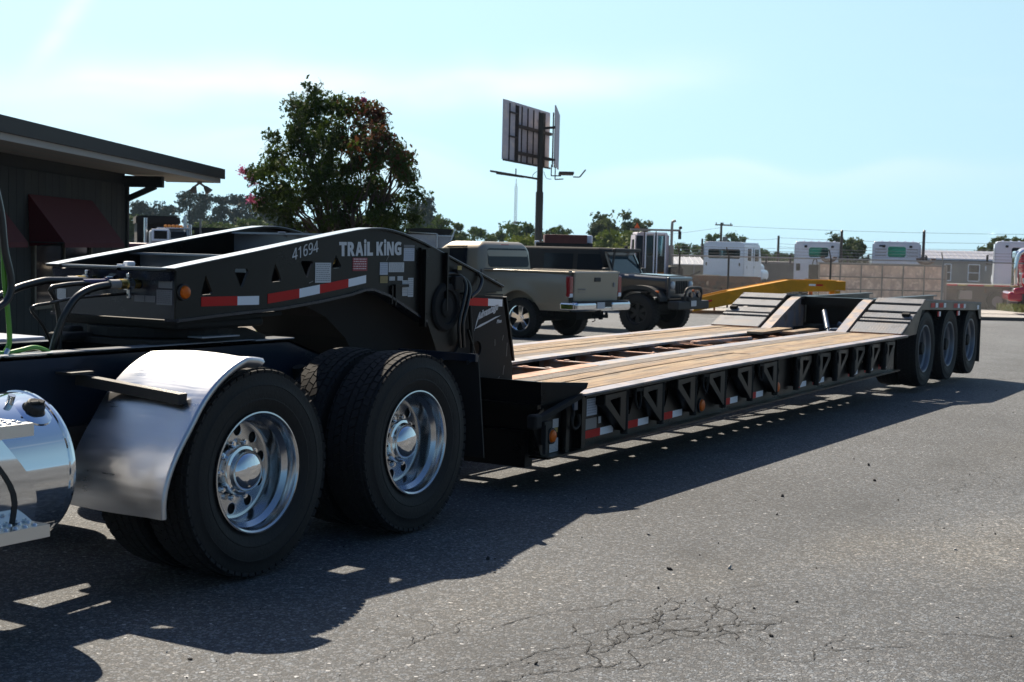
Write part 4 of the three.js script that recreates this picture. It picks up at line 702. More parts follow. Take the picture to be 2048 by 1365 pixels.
  // cab and sleeper, ahead of the picture's edge
  M('cab', [taper(2.6, 2.7, 2.3, 0.12, t => [1 - 0.06 * t * t, 1 - 0.05 * t, 0], -4.9, 2.4, 0)], K.frameBlue, TR);
  M('far_fender', RB(0.4, 0.03, 0.5, 0.012, 0.10, 1.085, -0.98), K.white, TR);
}
// air and electric lines between tractor and nose
const hoseG = 'air and power lines at the nose';
one(M('air_hose', [TU([[0.128, 1.44, 0.2], [-0.12, 1.432, 0.2], [-0.27, 1.39, 0.2], [-0.35, 1.30, 0.19], [-0.39, 1.19, 0.17], [-0.41, 1.08, 0.15]], 0.020, 40, 10)], K.blackHose), 'thick black air hose curving down from the nearest brass coupling', 'hose');
one(M('air_hose', [TU([[0.10, 1.449, -0.1], [-0.17, 1.452, -0.1], [-0.25, 1.450, -0.1], [-0.40, 1.42, -0.1], [-0.52, 1.385, -0.08], [-0.7, 1.36, -0.05], [-1.1, 1.42, 0]], 0.020, 40, 10)], K.blackHose), 'black air hose running off left from the far brass coupling', 'hose');
one(M('power_cable', [TU([[0.12, 1.445, 0.02], [-0.15, 1.440, 0.05], [-0.27, 1.43, 0.05], [-0.335, 1.415, 0.05], [-0.30, 1.36, 0.05], [-0.275, 1.25, 0.05], [-0.27, 1.08, 0.05]], 0.013, 40, 8)], K.blackHose), 'dark electric cable with blue plug bending down in the middle of the nose', 'cable');
one(M('power_cable', [TU([[0.125, 1.385, 0.12], [-0.2, 1.368, 0.1], [-0.37, 1.345, 0.1], [-0.47, 1.333, 0.1], [-0.495, 1.31, 0.1], [-0.42, 1.23, 0.1], [-0.35, 1.10, 0.1]], 0.008, 40, 8)], K.blackHose), 'thinnest black cable, folding back in a sharp bend below the couplings', 'cable');
one(M('air_hose', [TU([[-0.90, 1.9, 0.34], [-0.87, 1.69, 0.35], [-0.86, 1.48, 0.35], [-0.84, 1.33, 0.35], [-0.83, 1.18, 0.35], [-0.86, 1.125, 0.35]], 0.0125, 40, 8)], K.greenHose), 'bright green hose hanging straight down at the left edge', 'hose');
one(M('air_hose', [TU([[-0.90, 1.128, 0.35], [-0.84, 1.126, 0.35], [-0.77, 1.135, 0.35], [-0.68, 1.145, 0.35], [-0.60, 1.12, 0.35], [-0.56, 1.08, 0.33]], 0.012, 40, 8)], K.greenHose), 'green hose lying along the tractor frame rail', 'hose');
one(M('air_hose', [TU([[-0.93, 1.9, 0.38], [-0.90, 1.78, 0.38], [-0.88, 1.62, 0.38], [-0.845, 1.48, 0.38], [-0.86, 1.39, 0.38], [-0.93, 1.34, 0.38]], 0.018, 40, 8)], K.blackHose), 'black hose beside the green one, hanging at the left edge', 'hose');
one(M('hose_end', [rod([-0.885, 1.085, 0.36], [-0.845, 1.145, 0.36], 0.013, 10)], K.alu), 'silver hose end where the green hoses meet at the left edge', 'fitting');
const glad = (y, z, label, c) => { const g = thing('hose_coupling', label, 'coupling', [0.137, y, z], 0, undefined); M('brass_body', [CY(0.026, 0.05, -0.03, 0, 0, 'x', 14), CY(0.030, 0.05, -0.115, 0, 0, 'x', 6), CY(0.022, 0.02, -0.075, 0, 0, 'x', 14)], K.brass, g); M('collar', [CY(0.033, 0.042, -0.075, 0, 0, 'x', 14), RB(0.022, 0.06, 0.02, 0.006, -0.07, -0.05, 0), RB(0.03, 0.025, 0.02, 0.006, -0.06, 0.045, -0.01)], K.alu, g); M('ferrule', CY(0.025, 0.07, -0.175, 0, 0, 'x', 12), K.greySt, g); };
glad(1.441, 0.20, 'brass and steel hose coupling nearest the amber lamp on the nose', 0); glad(1.450, -0.12, 'brass hose coupling on the far side of the nose', 0);
{ const g = thing('cable_plug', 'blue electric plug between the two brass couplings', 'plug', [0.137, 1.447, 0.03]); M('plug_body', [CY(0.020, 0.16, -0.16, -0.003, 0.005, 'x', 12), CY(0.026, 0.05, -0.06, 0, 0, 'x', 12)], S({ color: C(0.012, 0.02, 0.10), roughness: 0.4 }), g); M('socket_lid', [RB(0.05, 0.012, 0.05, 0.004, -0.03, 0.035, 0, 0, 0, 0.5), CY(0.03, 0.03, -0.02, 0, 0, 'x', 12)], K.alu, g); }

// ---------------------------------------------------------------- parked cars
function carWheel(parent, x, z, R, rimR, w, rimM, side, spokes = 5, tyreM = K.rubber) {
  const g = part('wheel', parent); g.position.set(x, R, z); if (side < 0) g.rotation.y = Math.PI;
  const h = w / 2;
  M('tyre', smoothG(LATHE([[rimR, -h * 0.8], [rimR + 0.03, -h], [R * 0.9, -h], [R * 0.985, -h * 0.82], [R, -h * 0.5], [R, h * 0.5], [R * 0.985, h * 0.82], [R * 0.9, h], [rimR + 0.03, h], [rimR, h * 0.8]], 40, 0, 0, 0), 0.5), tyreM, g);
  const tb = []; for (let i = 0; i < 36; i++) for (const s of [-1, 1]) tb.push(place(new THREE.BoxGeometry(R * 0.11, 0.02, h * 0.62), 0, R - 0.002, s * h * 0.5).rotateZ((i + (s > 0 ? 0.5 : 0)) / 36 * Math.PI * 2));
  M('tread', tb, K.tread, g);
  const sp = [smoothG(LATHE([[rimR, h * 0.62], [rimR + 0.012, h * 0.84], [rimR - 0.01, h * 0.86], [rimR - 0.025, h * 0.6], [rimR - 0.03, -h * 0.3]], 40, 0, 0, 0), 0.5), CY(rimR * 0.30, 0.03, 0, 0, h * 0.62, 'z', 20), CY(rimR * 0.17, 0.05, 0, 0, h * 0.66, 'z', 16)];
  for (let i = 0; i < spokes; i++) sp.push(place(EX([[-rimR * 0.15, 0], [rimR * 0.15, 0], [rimR * 0.24, rimR * 0.98], [-rimR * 0.24, rimR * 0.98]], h * 0.48, h * 0.62, [], 0.008, 1), 0, 0, 0, 0, 0, i / spokes * Math.PI * 2));
  M('rim', sp, rimM, g); M('brake_disc', CY(rimR * 0.96, 0.04, 0, 0, -h * 0.1, 'z', 24), K.pit, g);
}
{
  const tan = P({ color: C(0.33, 0.285, 0.215), metalness: 0.35, roughness: 0.48, clearcoat: 0.45, clearcoatRoughness: 0.15 });
  const th = 1.465, U = thing('pickup_truck', 'tan pickup truck with chrome bumper, tail towards the trailer deck', 'pickup', [20.05, gy(20, -8.5) + 0.0, -8.55], th);
  // outer skin of one flank: bulging panels with the wheel openings left out
  const top = x => x < 1.0 ? 1.385 : x < 1.06 ? 1.39 : x < 2.6 ? 1.405 : lerp(1.39, 1.20, smooth(2.6, 4.6, x));
  const flank = s => {
    const nx = 96, ny = 22, pos = [], idx = [], dead = [];
    for (let i = 0; i <= nx; i++) for (let j = 0; j <= ny; j++) {
      let x = lerp(-1.21, 4.50, i / nx), y = lerp(0.60, top(x), j / ny); let d = 0, near = 9;
      for (const cx of [0, 3.56]) { const dx = x - cx, dy = y - 0.47, r = Math.hypot(dx, dy); if (r < 0.515) { d = 1; x = cx + dx / Math.max(r, 1e-4) * 0.515; y = Math.max(0.60, 0.47 + dy / Math.max(r, 1e-4) * 0.515); } near = Math.min(near, Math.hypot(x - cx, y - 0.47)); }
      const v = (y - 0.6) / (top(x) - 0.6);
      let z = 0.955 + 0.042 * Math.sin(Math.PI * clamp(v * 0.95 + 0.05)) - 0.07 * Math.pow(v, 9) - 0.03 * Math.pow(1 - v, 3);
      z += 0.034 * Math.exp(-Math.pow((near - 0.53) / 0.11, 2)) * smooth(0.5, 0.75, y) + (x < 1.0 ? 0.018 * smooth(0.55, 0.40, Math.abs(v - 0.62)) * smooth(0.2, 0.6, Math.abs(x) < 1.1 ? 1 - Math.abs(x) / 1.4 : 0) : 0);
      z -= 0.10 * Math.pow(smooth(3.9, 4.55, x), 2) + 0.03 * smooth(-1.05, -1.21, x);
      pos.push(x, y, s * z); dead.push(d);
    }
    for (let i = 0; i < nx; i++) for (let j = 0; j < ny; j++) { const p = i * (ny + 1) + j, q = p + ny + 1; for (const t of [[p, q, p + 1], [p + 1, q, q + 1]]) if (!(dead[t[0]] && dead[t[1]] && dead[t[2]])) idx.push(...(s > 0 ? t : [t[0], t[2], t[1]])); }
    const g = new THREE.BufferGeometry(); g.setAttribute('position', new THREE.Float32BufferAttribute(pos, 3)); g.setIndex(idx); g.computeVertexNormals(); return g;
  };
  const tan2 = tan.clone(); tan2.side = THREE.DoubleSide;
  M('body', EX([[1.02, 0.62], [1.02, 1.37], [1.9, 1.40], [2.6, 1.385], [3.25, 1.35], [4.15, 1.26], [4.42, 1.14], [4.48, 0.62], [4.08, 0.60], [4.02, 0.75], [3.8, 0.93], [3.56, 0.99], [3.3, 0.93], [3.1, 0.75], [3.04, 0.60]], -0.92, 0.92, [], 0.05, 3), tan, U);
  const panel = (w, h, r) => { const o = []; for (const [sx, sy, a0] of [[1, 1, 0], [-1, 1, 1], [-1, -1, 2], [1, -1, 3]]) for (let i = 0; i <= 5; i++) { const a = (a0 + i / 5) * Math.PI / 2; o.push([sx * (w / 2 - r) + r * Math.cos(a), sy * (h / 2 - r) + r * Math.sin(a)]); } return EX(o, -0.008, 0.008); };
  for (const s of [1, -1]) {
    const zz = (p, q) => s > 0 ? [p, q] : [-q, -p];
    M('flank', flank(s), tan2, U);
    M('bed_side', [B(2.2, 0.62, 0.03, -0.1, 1.06, s * 0.82), RB(2.2, 0.035, 0.14, 0.014, -0.10, 1.385, s * 0.875)], tan, U);
    M('rail_cap', RB(2.18, 0.018, 0.10, 0.006, -0.10, 1.405, s * 0.865), K.plastic, U);
    const tl = M('tail_lamp', RB(0.11, 0.43, 0.15, 0.035, -1.185, 1.10, s * 0.895, 0, 0, 0, 3), K.redLens, U); M('lamp_lens', RB(0.112, 0.09, 0.12, 0.02, -1.188, 0.925, s * 0.895), K.tapeWhite, tl);
    M('seam', [B(0.014, 0.74, 0.02, 1.01, 1.02, s * 0.985), B(0.010, 0.72, 0.02, 2.55, 1.03, s * 0.985), B(1.53, 0.010, 0.02, 1.78, 0.675, s * 0.965)], K.pit, U);
    M('rocker', B(2.5, 0.05, 0.06, 1.78, 0.585, s * 0.93), K.plastic, U);
    carWheel(U, 0, s * 0.85, 0.415, 0.262, 0.27, K.chrome, s); carWheel(U, 3.56, s * 0.85, 0.415, 0.262, 0.27, K.chrome, s);
    M('door_handle', RB(0.18, 0.04, 0.03, 0.01, 1.28, 1.24, s * 1.0), tan, U);
    M('mirror', [RB(0.10, 0.26, 0.18, 0.03, 2.48, 1.52, s * 1.16), B(0.05, 0.04, 0.2, 2.48, 1.46, s * 1.02)], K.plastic, U);
  }
  M('bed_floor', [B(2.15, 0.04, 1.7, -0.08, 0.86, 0), B(0.05, 0.5, 1.7, 0.98, 1.11, 0)], tan, U);
  M('underbody', [B(5.4, 0.25, 1.0, 1.6, 0.55, 0), B(1.1, 0.5, 1.5, 0, 0.72, 0), B(1.1, 0.5, 1.5, 3.56, 0.72, 0), CY(0.08, 1.5, 0, 0.41, 0, 'z'), CY(0.11, 0.6, -0.7, 0.60, 0.4, 'x')], K.pit, U);
  const gate = M('tailgate', warp(new RoundedBoxGeometry(0.10, 0.63, 1.62, 5, 0.03), v => { v.x += -1.19 - 0.020 * Math.sin(Math.PI * clamp((v.y + 0.32) / 0.64)) - (v.y > 0.24 ? 0.02 : 0); v.y += 1.09; }), tan, U);
  M('handle', RB(0.03, 0.085, 0.22, 0.012, -1.262, 1.24, 0), K.plastic, gate); M('badge', [RB(0.012, 0.09, 0.07, 0.02, -1.265, 1.13, 0.63), ...[0, 1, 2, 3, 4].map(i => RB(0.010, 0.028, 0.036, 0.004, -1.266, 1.045, -0.66 + i * 0.055)), RB(0.008, 0.012, 0.24, 0.003, -1.258, 0.99, -0.55)], K.greySt, gate);
  M('tailgate_seam', [B(0.02, 0.60, 0.012, -1.20, 1.09, 0.817), B(0.02, 0.60, 0.012, -1.20, 1.09, -0.817)], K.pit, U);
  const bump = M('bumper', [RB(0.20, 0.185, 0.74, 0.06, -1.36, 0.70, -0.64, 0, 0, 0, 4), RB(0.20, 0.185, 0.74, 0.06, -1.36, 0.70, 0.64, 0, 0, 0, 4), RB(0.36, 0.16, 0.10, 0.04, -1.22, 0.70, 0.98, 0, 0, 0, 3), RB(0.36, 0.16, 0.10, 0.04, -1.22, 0.70, -0.98, 0, 0, 0, 3), RB(0.17, 0.10, 0.9, 0.03, -1.35, 0.655, 0, 0, 0, 0, 3)], K.chrome, U);
  M('step_pad', [RB(0.18, 0.02, 1.9, 0.008, -1.36, 0.80, 0), RB(0.06, 0.10, 0.52, 0.01, -1.42, 0.735, 0.02)], K.plastic, bump); M('number_plate', RB(0.012, 0.13, 0.28, 0.01, -1.458, 0.72, -0.14), K.sticker, bump);
  M('hitch', [B(0.35, 0.07, 0.07, -1.35, 0.50, 0), B(0.04, 0.16, 0.10, -1.30, 0.50, 0.1), CY(0.03, 0.1, -1.50, 0.54, 0), TU([[-1.3, 0.52, -0.2], [-1.36, 0.42, -0.2], [-1.3, 0.38, -0.22]], 0.01)], K.pit, U);
  // cab glass house
  const up = t => smooth(0.30, 1, t), cab = M('cab', taper(1.62, 1.02, 1.88, 0.21, t => { const k = Math.max(0, (t - 0.40) / 0.60); return [1 - 0.16 * k - 0.24 * k * k, 1 - 0.08 * k - 0.07 * k * k, -0.09 * k - 0.08 * k * k]; }, 1.80, 1.465, 0), tan, U);
  M('rear_window', place(panel(1.42, 0.40, 0.09), 0, 0, 0, 0, -Math.PI / 2).applyMatrix4(new THREE.Matrix4().makeRotationZ(-0.20)).translate(1.055, 1.635, 0), K.glassDark, cab);
  M('brake_lamp', RB(0.03, 0.045, 0.28, 0.01, 1.165, 1.90, 0), K.redLens, cab);
  for (const s of [1, -1]) {
    M('side_window', poly3([[1.46, 1.43, s * 0.948], [2.48, 1.43, s * 0.945], [2.20, 1.72, s * 0.895], [1.98, 1.82, s * 0.868], [1.50, 1.84, s * 0.862]], 0.03, [0, 0.25, s]), K.glassDark, cab);
    M('window_visor', bar([1.5, 1.862, s * 0.868], [2.02, 1.845, s * 0.868], 0.05, 0.03), K.plastic, cab);
  }
  M('windscreen', poly3([[2.715, 1.42, -0.80], [2.715, 1.42, 0.80], [2.27, 1.86, 0.66], [2.27, 1.86, -0.66]], 0.02, [1, 0.8, 0]), K.glassDark, cab);
}
{
  const dark = P({ color: C(0.016, 0.022, 0.030), roughness: 0.30, clearcoat: 0.8, clearcoatRoughness: 0.12 }), soft = S({ color: C(0.022), roughness: 0.9 });
  const J = thing('off_road_car', 'black boxy off-road car with soft top and big tyres, facing the trailer', 'jeep', [24.25, gy(24.2, -8), -8.0], -Math.PI / 2 - 0.03);
  M('tub', RB(2.95, 0.62, 1.56, 0.06, -2.25, 0.98, 0, 0, 0, 0, 3), dark, J);
  M('hood', warp(new RoundedBoxGeometry(1.46, 0.40, 1.46, 6, 0.11), v => { const t = (v.x + 0.73) / 1.46; v.z *= lerp(1, 0.84, t); v.y += (v.y > 0 ? -0.07 * t * t + 0.035 * Math.cos(v.z * 1.9) : 0); v.x -= 0.09; v.y += 1.14; }), dark, J);
  M('hood_ridge', warp(new THREE.BoxGeometry(1.3, 0.05, 0.9, 6, 1, 4), v => { v.x -= 0.12; v.y = v.y + 1.335 - 0.05 * Math.pow(Math.max(0, v.x + 0.1), 1.5) - 0.06 * v.z * v.z; }), dark, J);
  const gr = M('grille', RB(0.10, 0.52, 1.24, 0.05, 0.61, 1.04, 0, 0, 0, 0, 3), dark, J);
  for (let i = 0; i < 7; i++) M('slot', RB(0.02, 0.30, 0.05, 0.02, 0.662, 1.06, (i - 3) * 0.092), K.pit, gr);
  for (const s of [1, -1]) {
    M('headlamp', smoothG(LATHE([[0.095, 0], [0.09, 0.03], [0.05, 0.05], [0, 0.055]], 24, 0.655, 1.11, s * 0.47, 'x'), 0.6), P({ color: C(0.5, 0.52, 0.54), roughness: 0.08, clearcoat: 1 }), gr);
    const fl = (x, l) => warp(new THREE.BoxGeometry(l, 0.09, 0.36, 10, 1, 2), v => { const k = Math.abs(v.x) / (l / 2); v.y += 1.05 - 0.26 * Math.pow(k, 3); v.x += x; v.z += s * 0.80; });
    M('fender_flare', [fl(0.02, 1.18)], K.plastic, J); M('fender_flare', [fl(-2.95, 1.15)], K.plastic, J);
    M('turn_lamp', RB(0.10, 0.05, 0.04, 0.015, 0.50, 0.96, s * 0.93), K.amber, J);
    carWheel(J, 0, s * 0.80, 0.455, 0.235, 0.32, K.plastic, s, 6, K.rubber); carWheel(J, -2.95, s * 0.80, 0.455, 0.235, 0.32, K.plastic, s, 6, K.rubber);
    M('door', RB(0.95, 0.50, 0.03, 0.02, -1.30, 1.02, s * 0.785), dark, J); M('door', RB(0.85, 0.50, 0.03, 0.02, -2.30, 1.02, s * 0.785), dark, J);
    M('mirror', RB(0.12, 0.18, 0.2, 0.03, -0.85, 1.38, s * 0.92), K.plastic, J);
  }
  M('winch_bumper', [RB(0.28, 0.20, 1.66, 0.04, 0.86, 0.66, 0, 0, 0, 0, 3), RB(0.22, 0.12, 0.6, 0.03, 0.90, 0.80, 0), TU([[0.95, 0.74, -0.42], [0.98, 1.02, -0.38], [0.98, 1.06, 0], [0.98, 1.02, 0.38], [0.95, 0.74, 0.42]], 0.035)], K.plastic, J);
  M('fog_lamp', [CY(0.07, 0.06, 1.0, 0.90, 0.2, 'x', 16), CY(0.07, 0.06, 1.0, 0.90, -0.2, 'x', 16)], K.glassDark, J);
  M('number_plate', RB(0.012, 0.13, 0.28, 0.01, 1.01, 0.70, 0.05), K.sticker, J);
  M('soft_top', [taper(2.75, 0.70, 1.55, 0.09, t => [1 - 0.10 * t, 1 - 0.14 * t, -0.05 * t], -2.33, 1.59, 0)], soft, J);
  M('windscreen_frame', [bar([-0.74, 1.28, -0.72], [-0.98, 1.80, -0.66], 0.06), bar([-0.74, 1.28, 0.72], [-0.98, 1.80, 0.66], 0.06), bar([-0.98, 1.81, -0.68], [-0.98, 1.81, 0.68], 0.07)], dark, J);
  M('windscreen', poly3([[-0.735, 1.30, -0.69], [-0.735, 1.30, 0.69], [-0.962, 1.79, 0.63], [-0.962, 1.79, -0.63]], 0.012, [1, 0.45, 0]), P({ color: C(0.03, 0.06, 0.075), roughness: 0.05 }), J);
  M('light_bar', [RB(0.10, 0.09, 1.30, 0.03, -0.80, 1.88, 0), bar([-0.80, 1.85, 0.6], [-0.80, 1.30, 0.74], 0.04), bar([-0.80, 1.85, -0.6], [-0.80, 1.30, -0.74], 0.04)], K.plastic, J);
  for (const s of [1, -1]) { M('side_window', poly3([[-0.98, 1.33, s * 0.772], [-1.72, 1.33, s * 0.772], [-1.72, 1.78, s * 0.715], [-1.12, 1.78, s * 0.715]], 0.012, [0, 0.15, s]), K.glassDark, J); M('side_window', poly3([[-1.85, 1.33, s * 0.772], [-2.65, 1.33, s * 0.772], [-2.65, 1.78, s * 0.715], [-1.85, 1.78, s * 0.715]], 0.012, [0, 0.15, s]), K.glassDark, J); }
  M('chassis', [B(3.6, 0.16, 0.9, -1.5, 0.58, 0), CY(0.06, 1.5, 0, 0.45, 0, 'z'), CY(0.06, 1.5, -2.95, 0.45, 0, 'z')], K.pit, J);
}

// ---------------------------------------------------------------- billboard
{
  const s = 60, W = (px, py) => [(px - 1072) / 2755 * s, 1.684 + (496 + (px - 1024) * 0.0236 - py) / 2755 * s];
  const [bx, , bz] = spot(s, (1072 - 1024) / 2755 * s), g0 = gyS(s);
  const L = thing('billboard', 'two faced billboard on a tall dark pole seen from behind', 'billboard', [bx, g0, bz], FACE), h = y => y - g0;
  M('pole', [CY(0.165, 4.6, 0, 2.3, 0, 'y', 20), CY(0.13, 4.0, 0, 6.0, 0, 'y', 20)], K.plastic, L);
  const pnl = S({ color: C(0.52, 0.52, 0.58), map: grimeColor, roughness: 0.8 }), steelD = S({ color: C(0.028, 0.022, 0.022), roughness: 0.8 });
  // left face: its back is towards us and turned; panels 8 wide
  const A = [-1.62, 2.4], Bq = [0.46, -3.1], yb = 5.35, yt = 7.83;
  for (let i = 0; i < 8; i++) { const t0 = i / 8, t1 = (i + 1) / 8 - 0.006, P = (t, y) => [lerp(A[0], Bq[0], t), y, lerp(A[1], Bq[1], t)]; M('panel', poly3([P(t0, h(yb)), P(t1, h(yb)), P(t1, h(yt)), P(t0, h(yt))], 0.04), pnl, L); }
  const fr = []; for (let i = 1; i < 8; i++) { const t = i / 8, x = lerp(A[0], Bq[0], t), z = lerp(A[1], Bq[1], t) + 0.05; fr.push(bar([x, h(yb) + 0.02, z], [x, h(yt) - 0.1, z], 0.055, 0.06)); }
  const Z = (t, o = 0.12) => [lerp(A[0], Bq[0], t) + o * 0.3, lerp(A[1], Bq[1], t) + o], bz2 = (t0, y0, t1, y1, w) => { const a = Z(t0), b = Z(t1); return bar([a[0], h(y0), a[1]], [b[0], h(y1), b[1]], w); };
  fr.push(bz2(0.26, 6.85, 1, 6.85, 0.13), bz2(0.26, 5.72, 1, 5.72, 0.13), bz2(0.27, yb, 0.27, 7.7, 0.11), bz2(0.12, 7.35, 0.28, 7.35, 0.06), bz2(0.12, 6.35, 0.28, 6.35, 0.06), bz2(0.72, 7.3, 0.86, 7.3, 0.06), bz2(0, yb - 0.03, 1, yb - 0.03, 0.07));
  M('back_frame', fr, steelD, L);
  // right face, edge on
  M('panel', poly3([[0.615, h(yt + 0.03), 0.1], [0.935, h(yt + 0.03), -4.4], [0.935, h(yb), -4.4], [0.615, h(yb), 0.1]], 0.05, [1, 0, 0.07]), pnl, L);
  M('face_frame', [bar([0.52, h(5.2), 0.0], [0.52, h(7.55), 0.0], 0.06), bar([0.66, h(5.3), -2], [0.66, h(7.5), -2], 0.05), bar([0, h(6.85), 0], [0.6, h(6.9), 0.2], 0.10), bar([0, h(5.6), 0], [0.62, h(5.5), 0.2], 0.10)], steelD, L);
  // catwalks with lamps
  M('catwalk', [bar([-2.15, h(4.98), -0.1], [0, h(4.66), 0.1], 0.5, 0.07), bar([-1.05, h(5.1), -0.1], [-1.05, h(4.85), 0], 0.05), bar([-1.9, h(4.86), 0.2], [-0.7, h(4.72), 0.25], 0.05)], steelD, L);
  M('catwalk', [B(0.62, 0.10, 1.3, 1.1, h(4.90), 0.8), bar([0.48, h(5.3), 0.2], [0.48, h(4.82), 0.2], 0.045), bar([0.48, h(4.82), 0.2], [0.9, h(4.82), 0.3], 0.045), bar([0.64, h(5.2), 0.5], [0.64, h(4.65), 0.5], 0.045), bar([0.64, h(4.65), 0.5], [1.0, h(4.68), 0.5], 0.045), bar([1.4, h(4.76), 0.8], [1.68, h(4.76), 0.8], 0.05), bar([1.68, h(4.76), 0.8], [1.93, h(5.08), 0.8], 0.06)], steelD, L);
  M('wire', [TU([[-0.15, h(5.0), 0.1], [-0.3, h(4.85), 0.1], [-0.32, h(4.7), 0.1]], 0.012), TU([[0.15, h(5.0), 0.1], [0.28, h(4.72), 0.1], [0.5, h(4.68), 0.1]], 0.012)], steelD, L);
}

// ---------------------------------------------------------------- trucks and trailers beyond
const at = (px, s, dy = 0) => { const p = spot(s, (px - 1024) / 2755 * s); p[1] += dy; return p; };
const hAt = (px, py, s) => 1.684 + (496 + (px - 1024) * 0.0236 - py) / 2755 * s - gyS(s);      // height over the ground there
const tube = (pts, r) => TU(pts, r, 20, 8);
function truckWheels(T_, x, z, R = 0.5, dual = true) {
  for (const s of [-1, 1]) { const g = part('wheel', T_); g.position.set(s * x, R, z); M('tyre', smoothG(LATHE([[0.28, -0.15], [0.33, -0.17], [0.46, -0.165], [0.498, -0.14], [0.5, 0], [0.498, 0.14], [0.46, 0.165], [0.33, 0.17], [0.28, 0.15]].map(p => [p[0] / 0.5 * R, p[1] * (dual ? 1.8 : 1)]), 32, 0, 0, 0, 'x'), 0.5), K.rubber, g); M('rim', [CY(0.28 * R / 0.5, 0.2, 0, 0, 0, 'x', 24)], K.wheelSteel, g); }
}
// a cab with real window openings; its back wall at z = 0 faces the viewer, nose towards -z
function cabShell(o, w, y0, y1, d, m, win, glassM, sideWin) {
  const hw = w / 2, r = 0.14, out = [[-hw, y0], [hw, y0], [hw, y1 - 0.35], [hw - 0.05, y1 - 0.1], [hw - r - 0.05, y1], [-hw + r + 0.05, y1], [-hw + 0.05, y1 - 0.1], [-hw, y1 - 0.35]];
  const [wx, wy, ww, wh] = win, hole = [[wx - ww / 2 + 0.06, wy - wh / 2], [wx + ww / 2 - 0.06, wy - wh / 2], [wx + ww / 2, wy - wh / 2 + 0.06], [wx + ww / 2, wy + wh / 2 - 0.06], [wx + ww / 2 - 0.06, wy + wh / 2], [wx - ww / 2 + 0.06, wy + wh / 2], [wx - ww / 2, wy + wh / 2 - 0.06], [wx - ww / 2, wy - wh / 2 + 0.06]].reverse();
  const sw = [[0.25, y1 - 0.95], [d - 0.35, y1 - 0.95], [d - 0.55, y1 - 0.3], [0.25, y1 - 0.3]].reverse();
  const side = s => { const g = EX([[0, y0], [d, y0], [d, y1 - 0.95], [d - 0.35, y1 - 0.12], [0, y1 - 0.12]], 0, 0.05, [sw]); g.rotateY(Math.PI / 2); g.translate(s * (hw - 0.025) - 0.025, 0, 0); return g; };
  const body = M('cab', [EX(out, -0.07, 0, [hole], 0.02, 2), side(1), side(-1), RB(w - 0.12, 0.12, d - 0.3, 0.05, 0, y1 - 0.07, -(d - 0.3) / 2), RB(w - 0.1, y1 - 0.95 - y0, 0.1, 0.04, 0, (y0 + y1 - 0.95) / 2, -d + 0.02), B(w - 0.1, 0.06, d, 0, y0, -d / 2)], m, o);
  M('rear_window', B(ww, wh, 0.012, wx, wy, -0.045), glassM, body);
  M('windscreen', poly3([[-hw + 0.1, y1 - 0.95, -d], [-hw + 0.1, y1 - 0.14, -d + 0.32], [hw - 0.1, y1 - 0.14, -d + 0.32], [hw - 0.1, y1 - 0.95, -d]], 0.01, [0, 0.4, -1]), glassM, body);
  for (const s of [1, -1]) M('side_window', B(0.012, 0.62, d - 0.65, s * (hw - 0.03), y1 - 0.62, -d / 2 + 0.05), K.glassTint, body);
  M('seat', [RB(0.5, 0.7, 0.15, 0.05, -0.45, y1 - 1.3, -d * 0.45), RB(0.5, 0.7, 0.15, 0.05, 0.45, y1 - 1.3, -d * 0.45)], K.pit, body);
  return body;
}
function mirrors(o, w, y, z) { for (const s of [1, -1]) M('mirror', [RB(0.10, 0.42, 0.12, 0.03, s * (w / 2 + 0.24), y, z), bar([s * (w / 2), y + 0.22, z], [s * (w / 2 + 0.24), y + 0.22, z], 0.03), bar([s * (w / 2), y - 0.22, z], [s * (w / 2 + 0.24), y - 0.22, z], 0.03)], K.plastic, o); }
function hoodOf(o, w, y, d, m) { M('hood', [RB(w * 0.8, 0.75, 1.7, 0.12, 0, y, -d - 0.8, 0, 0, 0, 3), RB(w, 0.4, 1.0, 0.1, 0, y - 0.25, -d - 0.9)], m, o); }
function chassis(o, len, z0) { M('frame_rail', [B(0.08, 0.26, len, 0.42, 0.93, z0 - len / 2), B(0.08, 0.26, len, -0.42, 0.93, z0 - len / 2), B(0.8, 0.2, 0.1, 0, 0.93, z0 - 0.4), CY(0.14, 1.9, 0, 0.5, z0 - 1.0, 'x'), RB(0.9, 0.12, 0.9, 0.05, 0, 1.1, z0 - 1.2)], K.dusty, o); }
